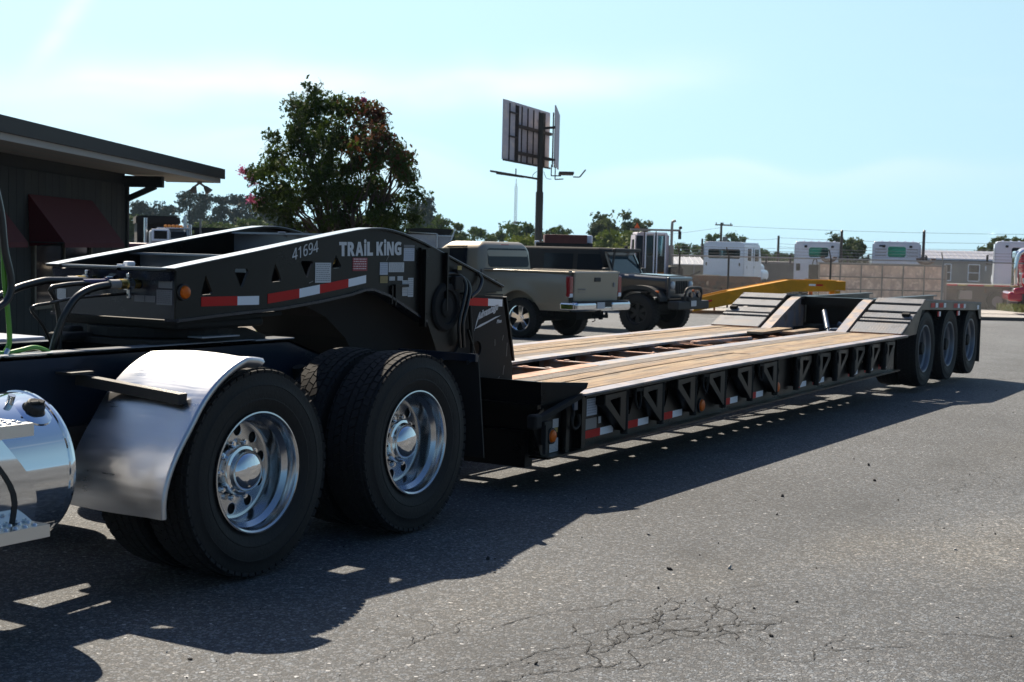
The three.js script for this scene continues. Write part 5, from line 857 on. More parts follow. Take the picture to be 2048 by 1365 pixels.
{ // crew cab chassis truck
  const s = 68, p = at(1443, s), O = thing('cab_chassis_truck', 'white crew cab truck with wide rear window and no body', 'truck', p, FACE - 0.50);
  const y1 = hAt(1440, 484, s), w = 2.12;
  cabShell(O, w, 0.92, y1, 2.6, K.white, [0, y1 - 0.60, 1.66, 0.46], K.glassTint);
  M('door', [RB(0.03, 1.55, 0.95, 0.02, w / 2 + 0.005, 1.72, -0.75), RB(0.03, 1.55, 0.95, 0.02, w / 2 + 0.005, 1.72, -1.85)], K.white, O);
  M('door_window', [RB(0.02, 0.6, 0.55, 0.05, w / 2 + 0.018, y1 - 0.62, -0.70), RB(0.02, 0.6, 0.62, 0.05, w / 2 + 0.018, y1 - 0.64, -1.80)], K.glassDark, O);
  M('door_handle', [RB(0.03, 0.14, 0.04, 0.01, w / 2 + 0.02, 1.55, -0.35), RB(0.03, 0.14, 0.04, 0.01, w / 2 + 0.02, 1.55, -1.42)], K.plastic, O);
  M('marker_lamp', [RB(0.07, 0.16, 0.03, 0.01, 0.82, 1.68, 0.01), RB(0.07, 0.16, 0.03, 0.01, -0.9, 1.68, 0.01)], K.plastic, O);
  M('hood', [RB(1.7, 0.75, 1.4, 0.2, 0, 1.35, -3.2, 0, 0, 0, 4), RB(2.2, 0.55, 1.25, 0.22, 0, 1.15, -3.25, 0, 0, 0, 4)], K.white, O);
  M('door_mirror', [RB(0.10, 0.45, 0.12, 0.03, w / 2 + 0.3, 1.95, -2.5), RB(0.10, 0.45, 0.12, 0.03, -w / 2 - 0.3, 1.95, -2.5)], K.plastic, O);
  M('rear_gear', [RB(0.9, 0.3, 0.4, 0.05, -0.3, 0.85, 0.15), RB(0.5, 0.35, 0.5, 0.05, 0.75, 0.80, 0.2), RB(0.7, 0.5, 0.6, 0.06, 0.8, 0.68, -0.8)], K.pit, O);
  chassis(O, 6.5, 3.2); truckWheels(O, 0.92, 2.2); truckWheels(O, 0.95, -3.25, 0.48, false);
}
const darkPipe = S({ color: C(0.09, 0.08, 0.075), metalness: 0.6, roughness: 0.45 });
const day = (px, s, label, win, glassM, stackX, ry, extra) => {
  const p = at(px, s), O = thing('day_cab_tractor', label, 'truck', p, FACE + ry, undefined), y1 = hAt(px, 484, s), w = 2.1;
  cabShell(O, w, 0.95, y1, 1.75, K.white, [win[0], y1 + win[1], win[2], win[3]], glassM);
  mirrors(O, w, y1 - 0.82, -1.6); hoodOf(O, w, 1.5, 1.75, K.white);
  M('exhaust_stack', [CY(0.065, 2.2, stackX, y1 - 0.75, 0.08), CY(0.10, 1.1, stackX, y1 - 1.2, 0.08), tube([[stackX, y1 + 0.33, 0.08], [stackX, y1 + 0.45, 0.06], [stackX + 0.01, y1 + 0.50, -0.02]], 0.06)], darkPipe, O);
  M('roof_lamp', [0, 1, 2, 3, 4].map(i => RB(0.1, 0.06, 0.12, 0.02, (i - 2) * 0.34, y1 + 0.02, -1.2)), K.white, O);
  M('work_lamp', [RB(0.12, 0.10, 0.08, 0.02, -0.55, y1 - 0.22, 0.06), RB(0.12, 0.10, 0.08, 0.02, 0.62, y1 - 0.22, 0.06)], K.plastic, O);
  chassis(O, 5.5, 3.6); truckWheels(O, 0.92, 1.5); truckWheels(O, 0.92, 2.8); truckWheels(O, 0.98, -2.5, 0.5, false);
  if (extra) extra(O, y1); return O;
};
day(1631, 62, 'white tractor truck with a green tinted rear window left of the plywood trailer', [0.02, -0.48, 0.86, 0.42], K.glassGreen, 1.0, -0.24, (O, y1) => { M('vent_box', [RB(0.18, 0.32, 0.04, 0.02, -0.86, 1.62, 0.02)], K.plastic, O); M('air_line', [tube([[-0.25, 1.25, 0.1], [-0.2, 1.9, 0.15], [-0.05, 1.95, 0.15], [0.02, 1.3, 0.2]], 0.025)], K.blackHose, O); });
day(1787, 62, 'white tractor truck with a square rear window and ribbed back behind the plywood trailer', [0.02, -0.46, 0.78, 0.46], K.glassGreen, 1.16, -0.30, (O, y1) => { M('rib', [0, 1, 2].map(i => B(0.5, 0.03, 0.02, -0.68, y1 - 0.35 - i * 0.14, 0.012)).concat([0, 1, 2].map(i => B(0.5, 0.03, 0.02, 0.7, y1 - 0.35 - i * 0.14, 0.012))), K.greySt, O); M('badge', RB(0.28, 0.08, 0.02, 0.01, -0.62, y1 - 0.2, 0.02), K.blueHyd, O); });
day(2034, 60, 'white tractor truck at the right edge behind the red one', [0.1, -0.52, 0.9, 0.5], K.glassDark, 1.2, -0.30);
{ // yard tractor
  const s = 55, p = at(1299, s), O = thing('yard_tractor', 'narrow white yard tractor with glazed double rear doors and roof beam', 'truck', p, FACE + 0.06), y1 = hAt(1299, 465, s), lav = P({ color: C(0.50, 0.46, 0.52), roughness: 0.4 });
  const w = 1.36; cabShell(O, w, 1.0, y1, 1.5, lav, [0.14, y1 - 0.86, 0.84, 1.60], K.glassTint);
  for (const [x, n] of [[-0.09, 1], [0.37, 2]]) { const d = M('door', [B(0.05, 1.75, 0.04, x - 0.17, y1 - 0.88, 0.01), B(0.05, 1.75, 0.04, x + 0.17, y1 - 0.88, 0.01), B(0.34, 0.06, 0.04, x, y1 - 0.04, 0.012), B(0.34, 0.06, 0.04, x, y1 - 1.72, 0.012)], K.white, O); M('door_frame', [B(0.03, 1.8, 0.05, x - 0.22, y1 - 0.86, 0.0)], K.pit, d); }
  M('side_panel', [RB(0.26, 1.3, 0.05, 0.05, -0.50, y1 - 0.8, 0.03)], K.glassDark, O);
  M('roof_beam', [B(2.0, 0.08, 0.08, 0.12, y1 + 0.09, 0.0)], K.greySt, O);
  M('beacon_flag', poly3([[-0.72, y1 + 0.14, 0], [-0.50, y1 + 0.14, 0], [-0.62, y1 + 0.36, 0]], 0.01), S({ color: C(0.7, 0.12, 0.03), roughness: 0.7 }), O);
  M('exhaust', [CY(0.055, 1.3, 0.78, y1 - 0.4, 0), tube([[0.78, y1 + 0.25, 0], [0.80, y1 + 0.42, 0], [0.92, y1 + 0.48, 0]], 0.055), CY(0.10, 0.8, 0.78, y1 - 0.9, 0)], K.greySt, O);
  M('mirror', [RB(0.12, 0.32, 0.1, 0.02, 1.10, y1 - 0.10, 0), CY(0.06, 0.14, 1.12, y1 + 0.2, 0, 'z'), bar([1.1, y1 + 0.08, 0], [1.1, y1 + 0.2, 0], 0.04), RB(0.14, 0.36, 0.06, 0.03, -0.86, y1 - 0.75, -1.2)], K.plastic, O);
  M('battery_box', [RB(0.55, 0.5, 0.5, 0.05, 0.95, 1.25, 0.2), RB(0.9, 0.35, 0.4, 0.05, 0.2, 0.82, 0.25), bar([1.2, 1.0, 0.2], [1.9, 1.35, 0.4], 0.05)], K.dusty, O);
  chassis(O, 5, 3.2); truckWheels(O, 0.85, 2.0); truckWheels(O, 0.9, -1.8, 0.48, false);
}
{ // plywood trailer
  const s = 53, p = at(1760, s), O = thing('stake_trailer', 'weathered plywood trailer side held in a grid of steel bars', 'trailer', p, FACE - 0.04), k = s / 2755, y1 = hAt(1760, 531, s), hw = 2.40, R = rng(61);
  const ply = [0, 1, 2].map(i => S({ map: rustTex(50 + i * 5, [0.62, 0.47, 0.38], [0.46, 0.34, 0.28], 0.4, 0.65, [0.75, 0.60, 0.50]), roughness: 0.9 }));
  const rows = [[0.35, 0.80], [0.82, 1.27], [1.29, y1]];
  for (let i = 0; i < 6; i++) for (const [a, b] of rows) M('plywood_panel', RB(hw * 2 / 6 - 0.01, b - a - 0.01, 0.02, 0.004, -hw + (i + 0.5) * hw / 3, (a + b) / 2, (R() - 0.5) * 0.03, (R() - 0.5) * 0.01, 0, 0, 1), ply[Math.floor(R() * 3)], O);
  const bars = []; for (let i = 0; i <= 6; i++) bars.push(B(0.045, y1 - 0.3, 0.05, -hw + i * hw / 3, (y1 + 0.3) / 2, 0.05)); for (const [, b] of rows) bars.push(B(hw * 2, 0.04, 0.05, 0, b + 0.005, 0.053));
  M('steel_grid', bars, S({ color: C(0.16, 0.14, 0.13), roughness: 0.7 }), O);
  M('top_rail', [B(hw * 2 + 0.1, 0.07, 0.1, 0, y1 + 0.03, 0), B(0.12, y1 - 0.3, 0.1, hw, (y1 + 0.3) / 2, 0.01)], K.greySt, O);
  M('tarp_roll', [warp(new THREE.TorusGeometry(0.24, 0.09, 8, 14, Math.PI), v => { v.y = -v.y * 0.7 + y1 + 0.28; v.x -= hw - 0.35; }), warp(new THREE.TorusGeometry(0.28, 0.10, 8, 14, Math.PI), v => { v.y = -v.y * 0.7 + y1 + 0.30; v.x += hw - 0.75; })], S({ color: C(0.13, 0.10, 0.085), roughness: 0.95 }), O);
  M('bed', [B(hw * 2, 0.25, 2.2, 0, 0.62, -1.2), B(hw * 2, 1.0, 0.05, 0, 1.2, -2.3)], K.dusty, O);
  for (const x of [-1.4, 1.4]) { const g = part('wheel', O); g.position.set(x, 0.42, -0.35); M('tyre', CY(0.42, 0.25, 0, 0, 0, 'z', 28), K.rubber, g); M('rim', CY(0.24, 0.27, 0, 0, 0, 'z', 20), K.wheelSteel, g); }
}
{ // flatbed trailer with taped edge
  const s = 56, p = at(1965, s), O = thing('flatbed_trailer', 'grey flatbed trailer with red and white taped edge by the red truck', 'trailer', p, FACE - 0.03), y1 = hAt(1950, 570, s), L = 3.6;
  M('bed', [B(L, 0.16, 2.4, 0.05, y1 - 0.08, -1.2), RB(L, 0.72, 0.1, 0.02, 0.05, y1 - 0.52, -0.2), B(L, 0.5, 2, 0.05, y1 - 0.75, -1.4)], S({ color: C(0.115, 0.098, 0.092), map: grimeColor, roughness: 0.8 }), O);
  for (let i = 0; i < 6; i++) M(i % 2 ? 'white_tape' : 'red_tape', B(i % 2 ? 0.35 : 0.62, 0.055, 0.004, -1.40 + i * 0.53, y1 - 0.03, 0.003), i % 2 ? K.yellowSt : K.tapeRed, O);
  for (const x of [-0.8, 0.05, 0.8]) M('stake_pocket', B(0.08, 0.22, 0.06, x, y1 - 0.22, 0.02), S({ color: C(0.12, 0.07, 0.045), roughness: 0.9 }), O);
  M('tool_box', RB(0.5, 0.35, 0.4, 0.02, -0.75, y1 - 0.42, -0.05), K.greySt, O);
  for (const x of [0.55, 1.15]) { const g = part('wheel', O); g.position.set(x, 0.40, -0.1); M('tyre', CY(0.40, 0.3, 0, 0, 0, 'z', 28), K.rubber, g); M('rim', CY(0.22, 0.32, 0, 0, 0, 'z', 20), K.wheelSteel, g); }
}
{ // yellow gooseneck
  const s = 45, p = at(1385, s), O = thing('yellow_gooseneck', 'yellow gooseneck trailer neck lying behind the black off-road car', 'trailer', p, FACE), y = v => v - gyS(s), yel = P({ color: C(0.72, 0.33, 0.006), roughness: 0.5, specularIntensity: 0.5, map: grimeColor });
  const prof = [[0.0, y(-0.26)], [1.39, y(0.03)], [3.1, y(0.44)], [3.27, y(0.47)], [4.62, y(0.50)], [4.62, y(0.87)], [3.1, y(0.85)], [1.14, y(0.44)], [0.08, y(0.17)]];
  for (const z of [0, -1.0]) M('neck_beam', EX(prof, z - 0.03, z + 0.03, [], 0.005, 1), yel, O);
  M('nose_plate', [B(0.05, 0.37, 1.05, 4.62, y(0.685), -0.5), B(0.34, 0.30, 0.9, 4.80, y(0.69), -0.5), B(0.16, 0.36, 0.12, 4.72, y(0.34), -0.1), B(0.16, 0.36, 0.12, 4.72, y(0.34), -0.9), B(2.0, 0.03, 1.0, 2.2, y(0.62), -0.5, 0, 0, 0.2)], yel, O);
  M('red_tape', B(0.22, 0.06, 0.004, 4.10, y(0.70), 0.034), K.tapeRed, O); M('white_tape', B(0.22, 0.06, 0.004, 3.86, y(0.70), 0.034), K.tapeWhite, O);
  M('red_tape', B(0.18, 0.06, 0.004, 0.52, y(0.10), 0.034, 0, 0, 0.2), K.tapeRed, O); M('white_tape', B(0.18, 0.06, 0.004, 0.32, y(0.06), 0.034, 0, 0, 0.2), K.tapeWhite, O);
  M('support', [B(0.12, 0.7, 0.12, 3.9, y(0.12), -0.4), B(0.4, 0.1, 0.4, 3.9, y(-0.24), -0.4), B(0.06, 0.3, 0.06, 0.75, y(-0.15), -0.4)], K.rust, O);
}
{ // junk behind the fence left of the crew cab: a low dark trailer frame
  const s = 57, p = at(1440, s), O = thing('chassis_stack', 'rusty dark stack of truck chassis parts below the white crew cab', 'truck parts', p, FACE), R = rng(12);
  const g = []; for (let i = 0; i < 26; i++) g.push(RB(0.3 + R() * 1.4, 0.08 + R() * 0.2, 0.3, 0.02, -1.3 + R() * 2.6, 0.25 + R() * 0.75, -0.6 + R() * 0.6, 0, R() * 0.4, (R() - 0.5) * 0.2, 1));
  const dr = K.rust.clone(); dr.color.setRGB(0.32, 0.28, 0.28); M('rusty_parts', g, dr, O); M('frame_rail', [B(3.4, 0.22, 0.1, -0.1, 1.05, 0.1), B(3.4, 0.22, 0.1, -0.1, 1.05, -0.7), B(3.3, 0.9, 0.1, -0.1, 0.5, -0.9)], dr, O);
}
{ // red truck nose at the right edge
  const s = 50, p = at(2040, s), O = thing('red_truck', 'red truck with chrome grille at the right edge of the picture', 'truck', p, FACE - 0.25), red = P({ color: C(0.34, 0.008, 0.03), roughness: 0.25, clearcoat: 1, clearcoatRoughness: 0.05 });
  M('hood', [RB(2.2, 0.95, 1.6, 0.25, 0.98, 1.98, -0.8, 0, 0, -0.06, 4), RB(2.0, 0.7, 1.9, 0.2, 1.0, 1.35, -0.8, 0, 0, 0, 4)], red, O);
  M('cab', RB(2.2, 2.2, 2.0, 0.2, 3.0, 2.1, -0.8, 0, 0, 0, 3), red, O);
  M('grille', [RB(0.18, 1.25, 1.0, 0.06, -0.16, 1.75, -0.8), TU([[-0.20, 1.15, 0.02], [-0.22, 1.8, 0.04], [-0.12, 2.25, 0.02], [0.12, 2.42, 0.0]], 0.085)], K.chrome, O);
  M('bumper', [RB(0.5, 0.34, 2.3, 0.1, -0.22, 0.72, -0.85, 0, 0, 0, 3), RB(0.9, 0.25, 0.4, 0.08, 0.15, 0.98, 0.12, 0, 0, 0.2, 3)], red, O);
  M('headlamp', RB(0.2, 0.22, 0.3, 0.06, 0.1, 1.30, 0.14), P({ color: C(0.5), roughness: 0.1, clearcoat: 1 }), O);
  const g = part('wheel', O); g.position.set(1.1, 0.52, 0.05); M('tyre', CY(0.52, 0.3, 0, 0, 0, 'z', 32), K.rubber, g); M('rim', CY(0.3, 0.32, 0, 0, 0, 'z', 24), K.alu, g);
}
{ // trucks behind the gooseneck, left of the tree
  const s = 46, p = at(322, s), O = thing('dump_truck', 'pale blue truck with amber roof lamps seen between building and gooseneck', 'truck', p, FACE + 0.3), k = s / 2755, y = py => hAt(320, py, s), blue = P({ color: C(0.20, 0.27, 0.34), roughness: 0.35, clearcoat: 0.6 });
  M('cab', RB(1.05, 1.2, 1.5, 0.12, 0.32, y(457) - 0.6, -0.8, 0, 0, 0, 3), blue, O); M('windscreen', poly3([[-0.16, y(476), -0.03], [0.80, y(476), -0.03], [0.76, y(463), -0.05], [-0.12, y(463), -0.05]], 0.02), K.glassDark, O);
  M('hood', RB(0.66, 0.7, 1.2, 0.1, -0.12, y(461) - 0.35, 0.3, 0, 0, 0, 3), S({ color: C(0.34, 0.36, 0.39), roughness: 0.4 }), O); const gr = M('grille', RB(0.56, 0.40, 0.06, 0.03, -0.12, y(471), 0.92), K.white, O); M('grille_mesh', RB(0.42, 0.27, 0.03, 0.02, -0.12, y(470.5), 0.945), K.pit, gr);
  M('roof_lamp', [0, 1, 2, 3, 4].map(i => RB(0.11, 0.10, 0.1, 0.03, 0.10 + i * 0.125, y(453), -0.2)), P({ color: C(0.9, 0.32, 0.05), roughness: 0.2 }), O);
  M('visor', RB(1.05, 0.05, 0.4, 0.02, 0.32, y(457), 0.0), K.alu, O);
  M('dump_box', [B(1.45, 0.22, 3.0, -0.12, y(441), -2.2), B(1.3, 1.0, 2.8, -0.15, y(462), -2.3)], K.pit, O);
  for (const [r, l, x, py, z] of [[0.06, 1.1, -0.55, 470, -0.1], [0.05, 0.8, 0.72, 455, -0.1], [0.09, 0.5, 0.88, 463, -0.3]]) M('stack', CY(r, l, x, y(py), z), K.alu, O);
  truckWheels(O, 0.8, 0.4, 0.5, false); truckWheels(O, 0.8, -2.5);
}
{
  const s = 40, p = at(262, s), O = thing('red_van', 'dark red vehicle mostly hidden by the building corner', 'van', p, FACE + 0.2);
  M('body', [RB(1.0, 1.5, 2.5, 0.12, 0, 1.1, -1.2, 0, 0, 0, 3)], P({ color: C(0.12, 0.01, 0.012), roughness: 0.3, clearcoat: 0.8 }), O); M('window', RB(0.7, 0.4, 0.02, 0.05, 0, 1.5, 0.06), K.glassDark, O); truckWheels(O, 0.42, -0.6, 0.38, false);
}
{
  const s = 48, p = at(415, s), O = thing('stake_bed_trailer', 'long low black trailer rail with stake posts before the pines', 'trailer', p, FACE - 0.04), y = py => hAt(415, py, s), k = s / 2755;
  M('rail', [B(2.3, 0.10, 0.12, 0.1, y(459), 0), B(2.3, 0.06, 2.0, 0.1, y(470), -1)], K.pit, O); M('stake_post', [B(0.06, 0.55, 0.06, -0.30, y(455), 0.05), B(0.06, 0.6, 0.06, -0.82, y(452), 0.05)], K.greySt, O); M('bed_side', B(2.3, 0.55, 0.05, 0.1, y(472), -1.9), K.dusty, O); truckWheels(O, 0.7, -1);
}
{
  const s = 44, p = at(558, s), O = thing('tarped_dump_trailer', 'black tarped dump box behind the gooseneck crossbar', 'trailer', p, FACE), y = py => hAt(558, py, s);
  M('dump_box', [RB(1.5, 0.42, 2.2, 0.04, 0, y(466), -1.1)], K.pit, O); M('tarp', [warp(new THREE.BoxGeometry(1.56, 0.06, 2.3, 8, 1, 2), v => { v.y += y(457) + 0.07 * (1 - Math.pow(v.x / 0.78, 2)); v.z -= 1.1; })], K.plastic, O); M('box_frame', [bar([0.7, y(480), 0.03], [0.76, y(455), 0.03], 0.05), B(1.5, 0.9, 1.8, 0, y(486), -1.2)], K.dusty, O); truckWheels(O, 0.6, -1);
}
{
  const s = 42, p = at(862, s), O = thing('dump_trailer', 'grey dump trailer with black mesh tarp behind the gooseneck', 'trailer', p, FACE + 0.05), y = py => hAt(862, py, s);
  M('dump_box', [EX([[-0.8, y(500)], [0.42, y(500)], [0.64, y(470)], [-0.8, y(470)]], -2, 0)], S({ color: C(0.42, 0.44, 0.46), map: grimeColor, roughness: 0.6 }), O);
  M('tarp', [EX([[-0.85, y(470)], [0.5, y(470)], [0.60, y(459)], [-0.2, y(457)], [-0.85, y(459)]], -2.02, 0.02)], K.pit, O);
  M('box_frame', [bar([0.44, y(500), 0.03], [0.66, y(457), 0.03], 0.035), bar([0.1, y(472), 0.03], [0.62, y(472), 0.03], 0.03), bar([0.12, y(500), 0.03], [0.12, y(468), 0.03], 0.04), bar([-0.75, y(466), 0.03], [0.1, y(468), 0.03], 0.03)], K.alu, O);
  M('chassis', [B(1.3, 0.3, 2, -0.1, 0.7, -1)], K.pit, O); truckWheels(O, 0.6, -1);
}
{
  const s = 46, p = at(1127, s), O = thing('red_dump_bed', 'rust red dump bed of a truck behind the black off-road car', 'truck', p, FACE), y = py => hAt(1127, py, s);
  M('dump_box', [RB(1.42, 0.30, 2.6, 0.03, 0, y(479), -1.3)], S({ color: C(0.10, 0.018, 0.015), map: grimeColor, roughness: 0.6 }), O); M('chassis', [RB(1.9, 0.22, 2.6, 0.05, -0.05, y(492), -1.3), B(0.9, 1.2, 2.4, 0, 0.9, -1.3)], K.pit, O); M('cab_guard', RB(0.25, 0.34, 0.3, 0.06, 0.80, y(480), -0.8), K.white, O); M('lamp', RB(0.16, 0.14, 0.08, 0.03, -0.96, y(487), -0.2), K.white, O); truckWheels(O, 0.7, -1.2);
}

// ---------------------------------------------------------------- buildings beyond the fence
{
  const s = 78, p = at(1925, s), O = thing('mobile_home', 'grey mobile home with ribbed metal roof and white framed window', 'building', p, FACE - 0.05), y1 = hAt(1925, 519, s), w = 4.6, wallC = S({ color: C(0.16, 0.17, 0.175), roughness: 0.8 });
  M('wall', [B(w, y1, 3, 0, y1 / 2, -1.5)], wallC, O);
  for (let i = 0; i < 9; i++) M('siding_board', B(w, 0.19, 0.02, 0, 0.3 + i * 0.2, 0.012), wallC, O);
  const rf = M('roof', [poly3([[-w / 2 - 0.1, y1, 0.15], [w / 2 + 0.1, y1, 0.15], [w / 2 + 0.1, y1 + 0.48, -1.6], [-w / 2 - 0.1, y1 + 0.48, -1.6]], 0.05)], S({ color: C(0.30, 0.31, 0.36), roughness: 0.45 }), O);
  for (let i = 0; i < 15; i++) M('roof_rib', bar([-w / 2 + i * w / 14, y1 + 0.02, 0.15], [-w / 2 + i * w / 14, y1 + 0.49, -1.6], 0.04, 0.03), S({ color: C(0.28, 0.29, 0.33), roughness: 0.45 }), rf);
  M('eave_trim', B(w + 0.2, 0.08, 0.05, 0, y1 - 0.02, 0.18), K.white, rf);
  for (const [x, ww] of [[0.50, 0.62], [-0.95, 0.35]]) { const wy = y1 - 0.76; const wn = M('window', [B(ww, 0.05, 0.05, x, wy + 0.465, 0.03), B(ww, 0.05, 0.05, x, wy - 0.465, 0.03), B(0.05, 0.93, 0.05, x - ww / 2, wy, 0.031), B(0.05, 0.93, 0.05, x + ww / 2, wy, 0.031), B(ww, 0.04, 0.05, x, wy, 0.03)], K.white, O); M('pane', B(ww - 0.06, 0.88, 0.02, x, wy, 0.018), K.glassDark, wn); }
  M('wall_lamp', RB(0.06, 0.3, 0.08, 0.02, 1.15, y1 - 0.5, 0.05), K.white, O);
}
{
  const s = 80, p = at(1372, s), O = thing('storage_shed', 'low tan shed with pale metal roof beside the yard tractor', 'shed', p, FACE + 0.1), y1 = hAt(1372, 529, s);
  M('wall', [B(1.9, y1, 2.5, 0, y1 / 2, -1.25)], S({ color: C(0.20, 0.175, 0.13), roughness: 0.9 }), O); const rf = M('roof', poly3([[-1.1, y1, 0.1], [1.1, y1, 0.1], [1.0, y1 + 0.42, -1.2], [-1.0, y1 + 0.42, -1.2]], 0.05), S({ color: C(0.42, 0.44, 0.47), roughness: 0.5 }), O);
  M('roof_rib', [0, 1, 2, 3, 4, 5, 6].map(i => bar([-1.0 + i * 0.33, y1 + 0.02, 0.1], [-0.95 + i * 0.32, y1 + 0.43, -1.2], 0.04, 0.03)), K.sticker, rf); M('corner_post', B(0.06, y1, 0.06, 0.35, y1 / 2, 0.03), K.greySt, O);
}
{
  const s = 95, p = at(1560, s), O = thing('warehouse', 'long low brown grey warehouse wall between the white trucks', 'building', p, FACE), y1 = hAt(1560, 528, s);
  M('wall', B(8, y1, 5, 0.4, y1 / 2, -2.5), S({ color: C(0.13, 0.115, 0.11), roughness: 0.9 }), O); M('roof_edge', B(8.2, 0.15, 5.2, 0.4, y1 + 0.05, -2.5), S({ color: C(0.15, 0.14, 0.14), roughness: 0.8 }), O); for (let i = 0; i < 14; i++) M('cladding_rib', B(0.06, y1, 0.04, -3.2 + i * 0.6, y1 / 2, 0.02), S({ color: C(0.12, 0.105, 0.10), roughness: 0.9 }), O);
}

// ---------------------------------------------------------------- chain-link fence
{
  const P0 = [50.0, (1340 - 1024) / 2755 * 50.0], P1 = [50.0, (2100 - 1024) / 2755 * 50.0], n = 5, hh = 1.93, galv = S({ color: C(0.22, 0.23, 0.24), metalness: 0.5, roughness: 0.5 });
  const base = spot(50, 6), O = thing('chain_link_fence', 'chain-link fence with bent top posts between the yard and the trucks', 'fence', base, FACE);
  const loc = t => t - 6, posts = [1355, 1453, 1657, 1881, 2085].map(px => loc((px - 1024) / 2755 * 50));
  const post = (x, i) => M('post', [CY(0.035, hh + 0.05, x, hh / 2, 0, 'y', 10), rod([x, hh, 0], [x - 0.12, hh + 0.33, 0.18], 0.022)], i < 3 ? K.plastic : galv, O);
  posts.forEach(post);
  const a = posts[0] - 0.3, b = posts[4];
  M('top_rail', CY(0.024, b - a, (a + b) / 2, hh, 0, 'x', 8), galv, O); M('bottom_wire', CY(0.008, b - a, (a + b) / 2, 0.08, 0, 'x', 6), galv, O);
  const tw = []; const tri = (x0, y0, x1, y1) => { const g = rod([x0, y0, 0], [x1, y1, 0], 0.0021, 3); tw.push(g); };
  for (let x = a - hh; x < b; x += 0.075) { const clip = (x0, y0, x1, y1) => { let u0 = 0, u1 = 1; if (x0 < a) u0 = (a - x0) / (x1 - x0); if (x1 > b) u1 = (b - x0) / (x1 - x0); if (u1 > u0) tri(x0 + (x1 - x0) * u0, y0 + (y1 - y0) * u0, x0 + (x1 - x0) * u1, y0 + (y1 - y0) * u1); }; clip(x, 0.05, x + hh, hh); clip(x, hh, x + hh, 0.05); }
  const mesh = M('chain_link_mesh', tw, galv, O); mesh.userData.kind = 'stuff';
  for (let k = 0; k < 3; k++) M('barbed_wire', CY(0.006, b - a, (a + b) / 2 - 0.04 - k * 0.04, hh + 0.11 + k * 0.11, 0.06 + k * 0.06, 'x', 5), galv, O);
}

// ---------------------------------------------------------------- poles, wires, mast
const woodP = S({ color: C(0.11, 0.085, 0.065), roughness: 0.9 });
const polesAt = [[1436, 150, 446, 'utility pole with crossarm above the white crew cab', 1], [1551, 150, 472, 'bare utility pole between the white crew cab and the next truck', 0], [1399, 170, 478, 'short utility pole left of the white crew cab', 0]];
for (const [px, s, py, label, arm] of polesAt) {
  const h = hAt(px, py, s), O = thing('utility_pole', label, 'utility pole', at(px, s), FACE + 0.25, undefined);
  M('pole', CY(0.16, h, 0, h / 2, 0, 'y', 10, 0.12), woodP, O);
  if (arm) { M('crossarm', [B(2.0, 0.13, 0.12, 0.3, h - 0.25, 0), B(1.5, 0.10, 0.10, 0.3, h - 2.0, 0.1)], woodP, O); M('insulator', [-0.6, 0.2, 1.1].map(x => CY(0.06, 0.2, x, h - 0.1, 0, 'y', 8)), K.greySt, O); M('transformer', CY(0.26, 0.75, 0.42, h - 1.9, 0.1, 'y', 14), K.greySt, O); }
}
[[1436, 452, 150, 2300, 470, 120, 'highest power line, running right from the crossarm pole'], [1436, 456, 150, 1000, 500, 190, 'power line sagging away left of the crossarm pole'], [1551, 476, 150, 2300, 486, 120, 'power line leaving the top of the bare pole to the right'], [1551, 488, 150, 2300, 500, 120, 'middle one of three power lines right of the bare pole'], [1551, 494, 150, 2300, 506, 120, 'lowest power line right of the bare pole'], [1436, 470, 150, 1551, 478, 150, 'short power line between the crossarm pole and the bare pole']].forEach(([a, ay, as, b, by, bs, lab]) => {
  const A = at(a, as), Bp = at(b, bs); A[1] = gyS(as) + hAt(a, ay, as); Bp[1] = gyS(bs) + hAt(b, by, bs);
  const pts = []; for (let k = 0; k <= 10; k++) { const t = k / 10; pts.push([lerp(A[0], Bp[0], t), lerp(A[1], Bp[1], t) - 0.5 * 4 * t * (1 - t) * 0.6, lerp(A[2], Bp[2], t)]); }
  one(M('power_line', TU(pts, 0.016, 20, 4), K.plastic), lab, 'power line', 'overhead power lines');
});
{ const s = 420, h = hAt(1025, 374, s), O = thing('radio_mast', 'faint lattice radio mast left of the billboard pole', 'mast', at(1025, s), FACE), g = []; for (const [x, z] of [[-0.4, 0], [0.4, 0], [0, 0.6]]) g.push(rod([x, 0, z], [x * 0.9, h, z * 0.9], 0.06, 5)); for (let y = 0; y < h; y += 1.2) g.push(rod([-0.4, y, 0], [0.4, y + 1.2, 0], 0.04, 4), rod([0.4, y, 0], [-0.4, y + 1.2, 0], 0.04, 4)); M('lattice', g, K.greySt, O); M('antenna', [CY(0.08, 2.5, 0, h + 1, 0), RB(1.4, 0.8, 0.4, 0.1, 0.3, h - 11, 0)], K.greySt, O); }

// ---------------------------------------------------------------- trees and shrubs
const leafGeo = (() => { // one small leaf spray: two bent halves
  const g = new THREE.BufferGeometry(); g.setAttribute('position', new THREE.Float32BufferAttribute([0, -0.5, 0, 0.33, 0, 0.10, 0, 0.5, 0, 0, -0.5, 0, 0, 0.5, 0, -0.33, 0, 0.10], 3)); g.computeVertexNormals(); return g;
})();
const sprayGeo = (() => { // three leaves fanned out
  const P = []; for (const a of [-0.9, 0, 0.9]) { const c = Math.cos(a), s = Math.sin(a), q = (x, y, z) => P.push(x * c - y * s, x * s + y * c, z + 0.15 * Math.sin(a * 2)); q(0, 0, 0); q(0.20, 0.32, 0.06); q(0, 0.62, 0); q(0, 0, 0); q(0, 0.62, 0); q(-0.20, 0.32, 0.06); }
  const g = new THREE.BufferGeometry(); g.setAttribute('position', new THREE.Float32BufferAttribute(P, 3)); g.computeVertexNormals(); return g;
})();
